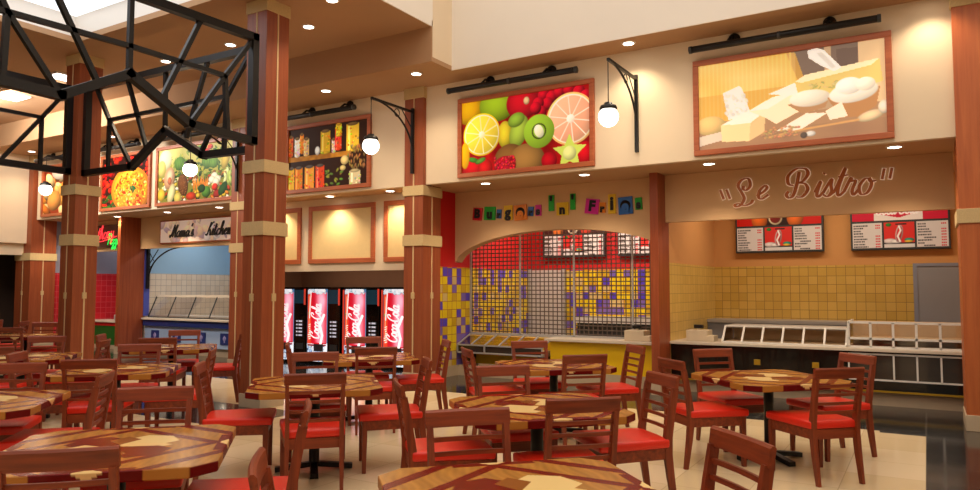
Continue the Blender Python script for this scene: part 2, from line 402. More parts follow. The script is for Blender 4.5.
# ================================================================== THE SETTING
def sbox(name, mat, *b):
    m = MB(); m.box(*b); return struct(name, m, mat)
fl = MB()
def frect(mi, x0, x1, y0, y1):
    fl.mi = mi; fl.add([(x0, y0, 0), (x1, y0, 0), (x1, y1, 0), (x0, y1, 0)], [(0, 1, 2, 3)])
for a in ((-.5, -.055, -6, 9.21), (-6.95, -.5, -6, 9.32), (-24, -6.95, -6, 5.65), (-24, -6.95, 6.85, 8.65)): frect(0, *a)
for a in ((-.055, 4, -6, 9.21), (-.5, 4, 9.21, 14.4), (-6.95, -.5, 9.32, 14.4), (-24, -6.95, 8.65, 14.4), (-24, -6.95, 5.65, 6.85)): frect(1, *a)
fl.mi = 1; fl.box(-24, 4, -6, 14.4, -.12, -.01)
struct('floor', fl, [M['fl_cream'], M['fl_dark']])

# ceilings
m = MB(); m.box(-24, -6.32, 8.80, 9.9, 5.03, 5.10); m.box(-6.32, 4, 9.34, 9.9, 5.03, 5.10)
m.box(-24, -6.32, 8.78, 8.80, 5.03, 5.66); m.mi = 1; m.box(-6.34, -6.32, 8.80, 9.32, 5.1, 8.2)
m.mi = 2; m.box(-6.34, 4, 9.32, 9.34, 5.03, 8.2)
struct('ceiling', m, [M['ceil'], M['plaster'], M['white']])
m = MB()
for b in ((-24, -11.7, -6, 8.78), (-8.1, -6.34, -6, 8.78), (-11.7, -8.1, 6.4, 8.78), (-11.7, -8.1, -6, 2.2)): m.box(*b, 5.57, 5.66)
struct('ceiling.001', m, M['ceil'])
m = MB()
for b in ((-11.76, -11.7, 2.2, 6.46), (-8.1, -8.04, 2.2, 6.46), (-11.7, -8.1, 6.4, 6.46), (-11.7, -8.1, 2.14, 2.2)): m.box(*b, 5.66, 6.0)
struct('wall_skylight', m, M['white'])
sbox('window_1', M['skyglass'], -11.76, -8.04, 2.14, 6.46, 6.0, 6.03)
sbox('wall_atrium_left', M['white'], -6.34, -6.32, -6, 8.8, 5.57, 8.2)
sbox('wall_atrium_front', M['white'], -6.34, 4, -6.1, -6, 3.0, 8.2)
sbox('wall_right', M['plaster'], 4, 4.1, -6, 9.9, 0, 8.2)
sbox('window_2', M['skyglass2'], -6.34, 4.1, -6.1, 9.34, 8.2, 8.24)

# the long fascia over the food stalls and the soffit under it
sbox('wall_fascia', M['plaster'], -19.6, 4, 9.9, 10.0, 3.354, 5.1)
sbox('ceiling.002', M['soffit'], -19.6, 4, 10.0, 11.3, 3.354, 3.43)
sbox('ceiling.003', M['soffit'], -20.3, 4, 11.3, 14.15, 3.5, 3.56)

# bistro stall
def split_wall(name, mats, x0, x1, y0, y1, zs):
    m = MB()
    for i in range(len(zs) - 1): m.mi = i; m.box(x0, x1, y0, y1, zs[i], zs[i + 1])
    return struct(name, m, mats)
sbox('wall_bistro_sign', M['signwall'], -3.455, .34, 11.03, 11.15, 2.62, 3.354)
split_wall('wall_bistro_back', [M['tile_yel_y'], M['tanwall']], -3.455, .95, 14.05, 14.15, (0, 2.0, 3.5))
split_wall('wall_bistro_left', [M['tile_yel_x'], M['tanwall']], -3.515, -3.455, 11.2, 14.05, (0, 2.0, 3.5))
sbox('wall_bistro_right', M['tanwall'], .95, 1.0, 10.5, 14.05, 0, 3.5)
sbox('wall_front_right', M['plaster'], 1.0, 4, 9.95, 10.05, 0, 3.354)
m = MB(); m.box(-.19, .95, 14.0, 14.05, 0, 2.01); d1 = struct('door_1', m, M['greypaint'])
for b in ((-.19, -.13, 13.985, 14.0, 0, 2.01), (-.13, .95, 13.985, 14.0, 1.96, 2.01)):
    m = MB(); m.box(*b); o = m.build('door_frame', M['grayblue'], d1)
# partition between the burger stall and the bistro
sbox('wall_partition', M['partwood'], -3.58, -3.455, 10.66, 11.2, .18, 3.354)
sbox('baseboard_partition', M['base'], -3.59, -3.445, 10.65, 11.2, 0, .18)
# burger stall
split_wall('wall_burger_left', [M['base'], M['tile_mix_x'], M['red']], -7.55, -7.45, 10.3, 14.05, (0, .19, 1.98, 3.5))
split_wall('wall_burger_back', [M['tile_mix_y'], M['red']], -7.45, -3.515, 14.05, 14.15, (0, 1.98, 3.5))
split_wall('wall_burger_right', [M['tile_mix_x'], M['red']], -3.58, -3.515, 11.2, 14.05, (0, 1.98, 3.5))
m = MB(); m.box(-7.42, -6.62, 14.0, 14.05, 0, 1.985); d2 = struct('door_2', m, M['paledoor'])
m = MB(); m.box(-7.45, -7.40, 13.985, 14.05, 0, 2.0); m.box(-6.64, -6.59, 13.985, 14.05, 0, 2.0); m.build('door_frame', M['steel'], d2)
ar = [(-7.45, 3.354), (-7.45, 2.07)]
for i in range(41):
    X = -7.45 + i * (3.87 / 40); t = (X + 5.40) / 2.07
    ar.append((X, 2.0 + .6 * math.sqrt(max(0, 1 - t * t))))
ar += [(-3.58, 3.354)]
m = MB()
top = 3.354
for i in range(1, len(ar) - 2):
    (xa, za), (xb, zb_) = ar[i], ar[i + 1]
    if xb - xa < 1e-4: continue
    vs = [(xa, 11.12, za), (xb, 11.12, zb_), (xb, 11.12, top), (xa, 11.12, top), (xa, 11.36, za), (xb, 11.36, zb_), (xb, 11.36, top), (xa, 11.36, top)]
    m.add(vs, [(0, 1, 2, 3), (5, 4, 7, 6), (0, 4, 5, 1)])
m.add([(-7.45, 11.12, 2.07), (-7.45, 11.36, 2.07), (-7.45, 11.36, 2.1), (-7.45, 11.12, 2.1)], [(0, 1, 2, 3)])
struct('wall_burger_sign', m, M['signwall'])
# vending recess
sbox('wall_panel', M['plaster'], -12.52, -7.5, 10.5, 10.6, 1.93, 3.354)
sbox('wall_vending_back', M['brownwall'], -12.52, -7.55, 12.25, 12.35, 0, 3.5)
sbox('ceiling.004', M['brownwall'], -12.52, -7.55, 10.6, 12.25, 2.35, 2.42)
sbox('wall_vending_left', M['brownwall'], -12.62, -12.52, 10.4, 14.0, 0, 3.5)
# kitchen stall
sbox('wall_kitchen_sign', M['signwall'], -16.9, -12.62, 11.03, 11.15, 2.58, 3.354)
split_wall('wall_kitchen_left', [M['tile_wht_x'], M['bluewall']], -17.0, -16.9, 11.2, 13.9, (0, 1.97, 3.5))
split_wall('wall_kitchen_back', [M['tile_wht_y'], M['bluewall']], -16.9, -12.62, 13.9, 14.0, (0, 1.97, 3.5))
sbox('trim_1', M['jamb'], -16.93, -16.885, 11.15, 11.3, .9, 3.354)
sbox('wall_partition.001', M['partwood'], -17.02, -16.9, 10.5, 11.15, .18, 3.354)
sbox('baseboard_partition.001', M['base'], -17.03, -16.89, 10.49, 11.15, 0, .18)
# pizza stall
sbox('wall_pizza_sign', M['signwall'], -19.7, -17.02, 11.03, 11.15, 2.56, 3.354)
split_wall('wall_pizza_left', [M['tile_red_x'], M['grayblue']], -19.9, -19.8, 10.5, 13.9, (0, 2.0, 3.5))
split_wall('wall_pizza_back', [M['tile_red_y'], M['grayblue']], -19.8, -17.0, 13.9, 14.0, (0, 2.0, 3.5))
split_wall('wall_pizza_right', [M['tile_red_x'], M['grayblue']], -17.06, -17.0, 11.15, 13.9, (0, 2.0, 3.5))
# left side of the hall
sbox('wall_left', M['plaster'], -20.15, -19.9, -6, 9.84, 2.75, 5.57)
sbox('trim_2', M['plaster'], -20.25, -20.05, -6, 9.84, 2.45, 2.75)
sbox('wall_left_recess', M['darkopen'], -21.7, -21.6, -6, 10.4, 0, 2.6)
sbox('ceiling.005', M['darkopen'], -21.6, -20.25, -6, 10.4, 2.5, 2.6)
sbox('wall_left_end', M['darkopen'], -21.6, -20.4, 10.4, 10.5, 0, 2.6)
# baseboards in front of the counters
sbox('baseboard_bistro', M['base'], -3.445, .95, 11.30, 11.36, 0, .19)
sbox('baseboard_burger', M['base'], -7.45, -3.59, 11.22, 11.28, 0, .19)
sbox('baseboard_kitchen', M['base'], -16.89, -12.62, 11.26, 11.32, 0, .19)

# ------------------------------------------------------------------ columns
def column(name, x0, x1, y0, y1, ztop, capz, bands, label, faces=('f', 'r')):
    cx_, cy_ = (x0 + x1) / 2, (y0 + y1) / 2
    e = empty(name, (cx_, cy_, 0), label, 'column', 'wood-clad columns of the hall')
    MB().box(x0, x1, y0, y1, .17, capz).build('shaft', M['colwood'], e)
    MB().box(x0 - .012, x1 + .012, y0 - .012, y1 + .012, 0, .18, .008).build('base', M['base'], e)
    MB().box(x0 - .015, x1 + .015, y0 - .015, y1 + .015, capz, ztop, .006).build('capital', M['stone'], e)
    for a, b in bands: MB().box(x0 - .022, x1 + .022, y0 - .022, y1 + .022, a, b, .006).build('band', M['stone'], e)
    for fc in faces:
        m = MB()
        if fc == 'f': m.box(cx_ - .013, cx_ + .013, y0 - .006, y0 + .01, .18, capz); k = (cx_ - .037, cx_ + .037, y0 - .016, y0 + .01, 1.42, 1.525)
        if fc == 'r': m.box(x1 - .01, x1 + .006, cy_ - .013, cy_ + .013, .18, capz); k = (x1 - .01, x1 + .016, cy_ - .037, cy_ + .037, 1.42, 1.525)
        st = m.build('inlay_strip', M['stripe'], e)
        sub(e.location, MB().box(*k, .005), 'square_boss', M['stone'], st)
    return e
UB, LB = (3.165, 3.336), (2.311, 2.498)
column('column', -8.0, -7.61, 6.73, 7.13, 5.57, 5.40, [UB, LB], 'free-standing brown column with two beige bands between the vending machines and the kitchen stall')
column('column', -12.54, -12.14, 6.73, 7.13, 5.57, 5.40, [UB, LB], 'free-standing brown column in front of the pizza poster, two beige bands, lattice frames on both sides')
column('column', -7.63, -7.235, 9.82, 10.34, 5.03, 4.84, [UB, LB], 'engaged brown column between the vending machines and the burger stall, wall lamp on its front')
column('column', -12.05, -11.66, 9.82, 10.34, 5.03, 4.84, [UB, LB], 'engaged brown column right of the kitchen stall, mostly behind the free-standing column')
column('column', -20.4, -19.68, 9.82, 10.45, 5.03, 4.84, [LB], 'farthest left brown column with one beige band beside the dark recess')
pil = column('column', .34, 1.05, 9.80, 10.5, 5.03, 4.846, [(2.334, 2.50)], 'orange-brown pilaster at the right edge beside the bistro stall', ())
M['pilasterwood'] = wood('orange_pilaster_wood', L3(170, 84, 38), L3(196, 108, 54), 'z', .42, .5)
[o for o in pil.children if o.name.startswith('shaft')][0].data.materials[0] = M['pilasterwood']

# ================================================================== POSTERS ON THE FASCIA
def rnd(a, b): return a + (b - a) * random.random()
def P_fruit():
    c = Cv(260, 136, .52, (150, 14, 16)); n = c.noise(18, 3)
    c.a *= (.7 + .6 * n)[..., None]
    E = c.ell
    E(.07, .12, .12, .11, (250, 190, 20)); E(.30, .10, .15, .12, (170, 205, 40)); E(.50, .12, .13, .12, (215, 24, 40)); E(.53, .10, .025, .03, (250, 210, 150))
    for x, y in ((.66, .06), (.72, .1), (.69, .18), (.78, .05), (.85, .04), (.92, .08), (.62, .16), (.97, .15), (.64, .28), (.6, .22)): E(x, y, .045, .045, (200, 18, 40), hl=.5)
    E(.36, .52, .06, .10, (236, 214, 50)); E(.47, .50, .07, .12, (176, 204, 70), 20); E(.45, .34, .07, .05, (150, 190, 60), -20)
    for cx, cy, r, rim, fl_, pit in ((.17, .48, .155, (250, 205, 30), (252, 226, 70), (255, 248, 200)), (.86, .42, .18, (248, 190, 110), (250, 178, 140), (255, 235, 215))):
        E(cx, cy, r, r, rim, sh=0); E(cx, cy, r * .93, r * .93, (255, 244, 205), sh=0); E(cx, cy, r * .88, r * .88, fl_, sh=.05)
        for k in range(10):
            a = k * math.pi / 5 + .2; c.line([(cx, cy * .52), (cx + r * .86 * math.cos(a), cy * .52 + r * .86 * math.sin(a))], .006, pit)
        E(cx, cy, r * .17, r * .17, pit, sh=0)
    E(.40, .88, .13, .12, (142, 98, 48)); E(.53, .90, .14, .12, (168, 122, 62))
    E(.625, .53, .118, .118, (150, 190, 50), sh=.1)
    for k in range(26):
        a = k * 2 * math.pi / 26; E(.625 + .05 * math.cos(a), .53 + .05 * math.sin(a) / .52, .008, .008, (50, 54, 24), sh=0)
    E(.625, .53, .036, .05, (240, 240, 200), -25, sh=.05)
    E(.36, .94, .09, .07, (190, 24, 44))
    for k in range(60): E(rnd(.28, .44), rnd(.82, 1), .012, .012, (rnd(170, 230), rnd(10, 60), rnd(30, 70)), hl=.5)
    E(.10, .92, .09, .08, (214, 22, 30)); E(.2, .95, .06, .07, (210, 30, 30)); E(.10, .82, .05, .02, (70, 140, 40), 15); E(.16, .84, .05, .02, (90, 150, 50), -20)
    E(.70, .93, .06, .06, (190, 16, 30)); E(.96, .88, .07, .08, (204, 18, 30)); E(.03, .75, .04, .1, (240, 180, 20), sh=.1)
    st = []
    for k in range(10):
        a = -math.pi / 2 + k * math.pi / 5; r = .125 if k % 2 == 0 else .06; st.append((.85 + r * math.cos(a), .85 + r * math.sin(a) / .52))
    c.poly(st, (196, 210, 90)); E(.85, .86, .05, .05, (222, 226, 140), sh=.2)
    return c
def P_cheese():
    c = Cv(260, 136, .53, (176, 140, 106)); E = c.ell
    c.rect(.50, 0, .9, .5, (96, 76, 68)); c.rect(.70, 0, .735, .5, (186, 150, 112)); c.rect(.87, 0, 1, 1, (226, 186, 136)); c.poly([(.76, .05), (.87, .06), (.86, .30), (.77, .30)], (78, 58, 54))
    c.poly([(0, .0), (.50, .0), (.55, .1), (.575, .35), (.55, .62), (.3, .72), (0, .66)], (224, 172, 56))
    c.poly([(.50, .0), (.55, .02), (.60, .35), (.56, .62), (.54, .6), (.565, .35)], (190, 134, 50))
    for k in range(22): c.line([(.02 + k * .024, 0), (.02 + k * .024, .36)], .008, (232, 186, 78))
    n = c.noise(9, 5); c.put((c.x < .55) * (c.y < .2) * .55 * n, (250, 228, 150)); c.put((c.x < .55) * (c.y > .2) * (c.y < .36) * .4, (206, 140, 60))
    c.poly([(0, .66), (.3, .70), (1, .66), (1, 1), (0, 1)], (160, 112, 78)); c.put((c.y > .44) * .5 * c.noise(12, 8), (110, 74, 60))
    E(.07, .72, .09, .06, (230, 188, 110), sh=.2); c.poly([(0, .84), (.2, .78), (.14, .9), (0, .95)], (214, 196, 176))
    c.poly([(.145, .36), (.24, .30), (.255, .33), (.30, .62), (.175, .68)], (236, 234, 228))
    for k in range(50): E(rnd(.16, .28), rnd(.38, .62), rnd(.008, .02), rnd(.006, .014), random.choice([(250, 250, 246), (204, 206, 206), (222, 218, 208)]), rnd(0, 90), hl=0, sh=.1)
    c.poly([(.13, .73), (.27, .61), (.385, .62), (.375, .86), (.29, .94), (.135, .92)], (242, 214, 150)); c.poly([(.13, .73), (.27, .61), (.385, .62), (.30, .735)], (252, 244, 228)); c.poly([(.30, .735), (.385, .62), (.375, .86), (.29, .94)], (226, 190, 128))
    c.poly([(.29, .60), (.42, .48), (.56, .44), (.575, .66), (.44, .78), (.385, .70)], (252, 234, 194)); c.poly([(.29, .60), (.42, .48), (.56, .44), (.40, .60)], (254, 246, 226))
    c.poly([(.40, .44), (.58, .33), (.72, .44), (.62, .52), (.46, .46)], (252, 244, 232))
    c.poly([(.545, .34), (.60, .28), (.97, .21), (.985, .45), (.80, .55), (.56, .48)], (226, 194, 100)); c.poly([(.545, .34), (.60, .28), (.97, .21), (.93, .27), (.58, .36)], (252, 240, 190))
    for k in range(40): E(rnd(.62, .84), rnd(.38, .46), .014, .006, random.choice([(150, 160, 70), (180, 176, 90), (210, 200, 130)]), rnd(-60, 60), hl=0)
    c.poly([(.615, .02), (.66, .0), (.70, .04), (.785, .25), (.75, .285), (.68, .2), (.62, .1)], (252, 250, 246)); c.poly([(.66, .06), (.69, .06), (.76, .24), (.74, .26)], (220, 216, 212))
    c.poly([(.50, .58), (.72, .55), (.70, .66), (.58, .70)], (170, 116, 74)); E(.62, .54, .11, .05, (250, 238, 218), sh=.1)
    c.poly([(.71, .56), (.97, .50), (.95, .70), (.86, .80), (.77, .78)], (172, 110, 62)); E(.84, .53, .125, .06, (250, 246, 232), -6, sh=.1); E(.82, .46, .07, .05, (254, 252, 244), sh=.1); E(.90, .46, .05, .04, (250, 244, 226), sh=.1)
    c.poly([(.44, .86), (.60, .70), (.71, .72), (.56, .88)], (252, 242, 220)); c.poly([(.70, .70), (.78, .62), (.81, .78), (.72, .80)], (248, 236, 210)); E(.92, .80, .07, .03, (242, 214, 164), -14); E(.985, .72, .03, .04, (250, 236, 210))
    c.line([(.38, .49), (.60, .46), (.86, .44)], .012, (206, 146, 84)); E(.62, .925, .03, .018, (232, 228, 222)); E(.585, .935, .02, .02, (64, 52, 50))
    for k in range(60): E(rnd(.36, .56), rnd(.82, .93), .012, .009, (rnd(160, 226), rnd(110, 160), 86))
    c.a = c.a * .78 + np.array((252, 228, 188)) * .22      # cream wash paints glare over the glazed print
    return c
def P_jars():
    c = Cv(200, 128, .64, (46, 24, 14)); E = c.ell
    c.rect(0, .46, .8, .54, (196, 132, 40)); n = c.noise(30, 9); c.put(((c.y > .46 * .64) & (c.y < .54 * .64) & (c.x < .8)) * n * .6, (110, 60, 20))
    def jar(x, w, y0, y1, col, cap):
        c.rect(x, y0, x + w, y1, col); E(x + w / 2, y0, w / 2, .02, cap); E(x + w / 2, y1, w / 2, .018, col)
        c.rect(x + w * .15, y0 + .03, x + w * .3, y1, tuple(min(255, v + 60) for v in col))
        for k in range(14): E(rnd(x, x + w), rnd(y0 + .05, y1), .014, .014, tuple(max(0, min(255, v + rnd(-60, 60))) for v in col))
    for x, w, y0, y1, col in ((0, .06, .12, .44, (210, 90, 20)), (.08, .07, .16, .45, (244, 226, 200)), (.15, .05, .1, .4, (236, 130, 20)), (.2, .07, .18, .45, (224, 180, 110)), (.42, .12, .1, .45, (206, 160, 36)), (.56, .05, .25, .45, (230, 180, 160)), (.6, .08, .08, .42, (214, 60, 24)), (.74, .15, .05, .46, (226, 178, 50))): jar(x, w, y0, y1, col, (120, 90, 50))
    jar(.61, .07, .02, .2, (240, 190, 30), (200, 150, 40)); E(.38, .4, .035, .05, (240, 236, 224))
    for x, w, col in ((0, .08, (226, 170, 40)), (.09, .1, (214, 120, 20)), (.22, .12, (230, 150, 50)), (.36, .11, (214, 70, 30))): jar(x, w, .64, 1, col, (90, 80, 70))
    for k in range(16): E(rnd(.5, .7), rnd(.7, .97), .03, .015, (rnd(90, 170), rnd(120, 160), 50), rnd(-60, 60))
    for k in range(50): E(rnd(.76, .96), rnd(.4, .75), .03, .012, (rnd(120, 180), rnd(90, 130), 60), rnd(60, 120))
    jar(.78, .13, .78, .99, (206, 186, 140), (190, 170, 120)); E(.72, .6, .05, .05, (236, 206, 130)); E(.7, .72, .04, .03, (220, 196, 120))
    return c
def P_pizza():
    c = Cv(180, 140, .73, (40, 18, 12)); E = c.ell
    for k in range(70): E(rnd(0, 1), rnd(0, .5), rnd(.02, .05), rnd(.02, .05), (rnd(150, 225), rnd(10, 50), rnd(8, 30)), hl=.5)
    for k in range(30): E(rnd(0, .25), rnd(.2, 1), rnd(.03, .06), rnd(.03, .06), (rnd(170, 225), rnd(15, 50), 20), hl=.5)
    for k in range(20): E(rnd(0, .3), rnd(.75, 1), rnd(.03, .07), .02, (40, rnd(70, 110), 30), rnd(-60, 60))
    E(.62, .68, .42, .34, (206, 120, 34), 8, sh=.15); E(.62, .69, .37, .30, (232, 140, 34), 8, sh=.1)
    for k in range(260):
        a = rnd(0, 6.28); r = rnd(0, 1) ** .5
        E(.62 + .34 * r * math.cos(a), .69 + .27 * r * math.sin(a) / .73, rnd(.01, .045), rnd(.008, .026), random.choice([(216, 60, 16), (246, 196, 60), (248, 214, 120), (190, 44, 14), (232, 110, 24), (240, 160, 40)]), rnd(0, 180))
    for a in (0, 60, 120, 200, 290): E(.66 + .035 * math.cos(a), .66 + .04 * math.sin(a), .05, .02, (36, 100, 56), a)
    return c
def P_veg():
    c = Cv(250, 160, .66, (120, 118, 44)); E = c.ell
    n = c.noise(6, 12); c.put(np.clip((.42 - c.y) * 3.2, 0, 1) * (.35 + .65 * n), (236, 222, 130))
    for k in range(260): E(rnd(.16, 1), rnd(.08, .6) if k % 3 else rnd(.3, .7), rnd(.015, .05), rnd(.006, .018), random.choice([(70, 110, 34), (110, 146, 50), (46, 84, 30), (150, 170, 70), (176, 170, 60)]), rnd(0, 180), hl=.1)
    E(.10, .2, .09, .13, (246, 236, 180), sh=.2); E(.05, .35, .06, .1, (226, 206, 110), sh=.2)
    for k in range(170): E(rnd(0, 1), rnd(.52, 1), rnd(.012, .04), rnd(.012, .034), random.choice([(50, 96, 34), (210, 176, 50), (226, 206, 140), (170, 56, 26), (34, 66, 28), (204, 120, 40), (226, 220, 190), (120, 80, 36)]), rnd(0, 180), hl=.4, sh=.55)
    for x, y, r in ((.30, .30, .075), (.38, .36, .06), (.68, .30, .085), (.75, .36, .06)):
        E(x, y, r, r * 1.15, (92, 136, 44), hl=.3)
        for k in range(6): c.line([(x + (k - 2.5) * r * .3, y * .66 - r), (x + (k - 2.5) * r * .42, y * .66 + r)], .006, (60, 100, 36))
    E(.16, .55, .075, .14, (226, 168, 122), 6); E(.165, .52, .05, .09, (238, 196, 156), 6); E(.165, .60, .028, .05, (196, 110, 74)); E(.19, .84, .05, .13, (226, 214, 150), 12)
    E(.35, .70, .07, .14, (112, 64, 28), -8)
    for k in range(50): E(.35 + rnd(-.05, .05), .70 + rnd(-.17, .17), .01, .007, (150, 94, 44), hl=0)
    for x, y, col in ((.49, .10, (50, 104, 36)), (.56, .07, (70, 126, 46)), (.62, .11, (206, 40, 22)), (.70, .07, (216, 60, 30)), (.66, .14, (190, 34, 20))): E(x, y, .04, .035, col, hl=.5)
    for k in range(12): E(.49 + k * .017, .72, .009, .11, (226, 126, 34), rnd(-14, 14))
    for x, y in ((.76, .60), (.80, .66), (.73, .66), (.78, .70)): E(x, y, .045, .045, (236, 228, 200), hl=.1)
    for k in range(9): E(.91 + rnd(-.05, .05), rnd(.5, .75), .02, .06, random.choice([(206, 216, 150), (176, 196, 100)]), rnd(-20, 20))
    E(.9, .30, .05, .14, (196, 170, 70), 10); E(.05, .85, .055, .08, (230, 186, 60)); E(.28, .93, .05, .07, (214, 190, 90)); E(.46, .92, .07, .05, (190, 56, 28)); E(.66, .87, .06, .07, (74, 124, 46), hl=.4); E(.80, .92, .05, .05, (150, 44, 36)); E(.87, .84, .045, .09, (40, 78, 36), 30); E(.60, .80, .05, .05, (36, 66, 32)); E(.77, .80, .04, .045, (206, 44, 28), hl=.5)
    return c
def P_bread():
    c = Cv(120, 120, .95, (140, 50, 20)); E = c.ell
    for k in range(26):
        E(rnd(0, 1), rnd(0, 1), rnd(.1, .22), rnd(.07, .12), random.choice([(226, 140, 50), (236, 170, 90), (206, 110, 36), (240, 196, 130)]), rnd(-80, 80), hl=.4)
    E(.55, .12, .3, .16, (246, 226, 200)); E(.5, .04, .2, .05, (90, 30, 16)); E(.7, .55, .2, .3, (238, 160, 60), 20, hl=.4); E(.35, .72, .22, .2, (230, 150, 70), -30, hl=.4)
    return c
FY = 9.9
def poster(x0, x1, painter, mat, label, fw=.075):
    z0, z1 = 3.40, 4.715
    e = empty('framed_poster', ((x0 + x1) / 2, FY, z0), label, 'poster', 'food posters above the stalls')
    m = MB(); y = FY - .055
    for b in ((x0, x1, y, FY, z0, z0 + fw), (x0, x1, y, FY, z1 - fw, z1), (x0, x0 + fw, y, FY, z0 + fw, z1 - fw), (x1 - fw, x1, y, FY, z0 + fw, z1 - fw)): m.box(*b, .008)
    m.build('frame', M['framewood'], e)
    panel('print', painter(), x0 + fw - .004, x1 - fw + .004, FY - .025, z0 + fw - .004, z1 - fw + .004, mat, e, e.location)
for x0, x1, p, mt, lb in (
    (-2.675, -.275, P_cheese, M['pictdim'], 'glare-washed poster of cheeses and bread in a wooden frame above the bistro stall'),
    (-6.56, -4.14, P_fruit, M['pict'], 'bright poster of cut oranges, kiwi and apples in a wooden frame above the burger stall'),
    (-10.56, -8.43, P_jars, M['pict'], 'dark poster of preserve jars on a shelf in a wooden frame above the vending machines'),
    (-14.62, -12.0, P_veg, M['pict'], 'poster heaped with vegetables in a wooden frame above the kitchen stall'),
    (-16.75, -14.82, P_pizza, M['pict'], 'poster of a pizza with tomatoes in a wooden frame left of the vegetable poster'),
    (-19.35, -17.75, P_bread, M['pict'], 'poster of golden bread in a wooden frame, farthest left on the fascia')):
    poster(x0, x1, p, mt, lb)

def picture_light(x0, x1, label, mounts):
    e = empty('picture_light', ((x0 + x1) / 2, FY, 5.3 / 1.0 - .0), label, 'picture light', 'black picture lights above the posters')
    e.location.z = 4.82
    y, z = 9.68, 4.825
    m = MB(); m.tube([(x0, y, z), (x1, y, z)], .045, 14); m.build('bar', M['black'], e)
    for x in (x0 + .01, (x0 + x1) / 2, x1 - .01):
        m = MB(); m.tube([(x - .02, y, z), (x + .02, y, z)], .05, 14); m.build('collar', M['darkgrey'], e)
    for x in mounts:
        m = MB(); m.lathe((x, FY, 4.945), [(0, -.06), (.05, -.055), (.075, -.03), (.08, 0)], 20, 'y'); mt = m.build('wall_plate', M['black'], e)
        m = MB(); m.tube([(x, FY - .03, 4.945), (x - .02, FY - .14, 4.935), (x - .04, y, z + .03)], .02, 8); sub(e.location, m, 'stem', M['black'], mt)
picture_light(-2.66, -.38, 'long black picture light above the cheese poster', (-2.12, -.95))
picture_light(-6.63, -4.34, 'long black picture light above the fruit poster', (-5.95, -4.85))
picture_light(-10.75, -8.66, 'long black picture light above the poster of jars', (-9.9, -8.95))
picture_light(-14.4, -12.2, 'black picture light above the vegetable poster, seen through the lattice frame', (-13.7, -12.8))
picture_light(-16.8, -15.0, 'black picture light above the pizza poster, seen through the lattice frame', (-16.4, -15.4))
picture_light(-19.3, -17.8, 'black picture light above the bread poster at the far left', (-18.9, -18.1))

# ------------------------------------------------------------------ wall lamps with opal globes
def wall_lamp(x, yw, label):
    e = empty('wall_lamp', (x, yw, 3.54), label, 'wall lamp', 'globe lamps on black iron brackets')
    m = MB(); m.box(x - .024, x + .024, yw - .05, yw - .001, 3.54, 4.66); m.build('post', M['black'], e)
    ya = yw - 1.10
    m = MB(); m.bar((x, yw - .03, 4.60), (x, ya, 4.60), .036, .036); m.build('arm', M['black'], e)
    m = MB(); arc = [(x, yw - .03 - 1.02 * (1 - math.cos(t)), 4.60 - .72 * (1 - math.sin(t))) for t in [i * math.pi / 2 / 14 for i in range(15)]]
    m.tube(arc, .016, 8); m.build('brace', M['black'], e)
    m = MB(); m.bar((x, yw - .04, 4.30), (x, yw - .32, 4.58), .012)
    ring = [(x, yw - .45 + .065 * math.cos(i * math.pi / 8), 4.50 + .065 * math.sin(i * math.pi / 8)) for i in range(17)]
    m.tube(ring, .008, 6); m.build('scroll', M['black'], e)
    m = MB(); m.tube([(x, ya, 4.60), (x, ya, 4.02)], .007, 6); m.build('cord', M['black'], e)
    m = MB(); m.lathe((x, ya, 3.84), [(0, .185), (.05, .18), (.06, .15), (.10, .14), (.115, .11), (.115, .085), (0, .08)], 24); m.build('cap', M['black'], e)
    m = MB(); m.lathe((x, ya, 3.832), [(.132 * math.sin(t), .132 * math.cos(t)) for t in [i * math.pi / 16 for i in range(17)]], 28); m.build('globe', M['globe'], e)
    l = bpy.data.lights.new('lamp_light', 'POINT'); l.energy = 14; l.color = (1, .82, .62); l.shadow_soft_size = .13
    lo = bpy.data.objects.new('lamp_light', l); COL.objects.link(lo); lo.location = (x, ya, 3.64)
wall_lamp(-7.43, 9.80, 'globe lamp on an iron bracket on the column left of the fruit poster')
wall_lamp(-3.494, 9.9, 'globe lamp on an iron bracket between the fruit poster and the cheese poster')
wall_lamp(-11.85, 9.80, 'globe lamp on an iron bracket hanging in front of the vegetable poster')
wall_lamp(-17.1, 9.9, 'globe lamp hanging in front of the bread poster at the far left')

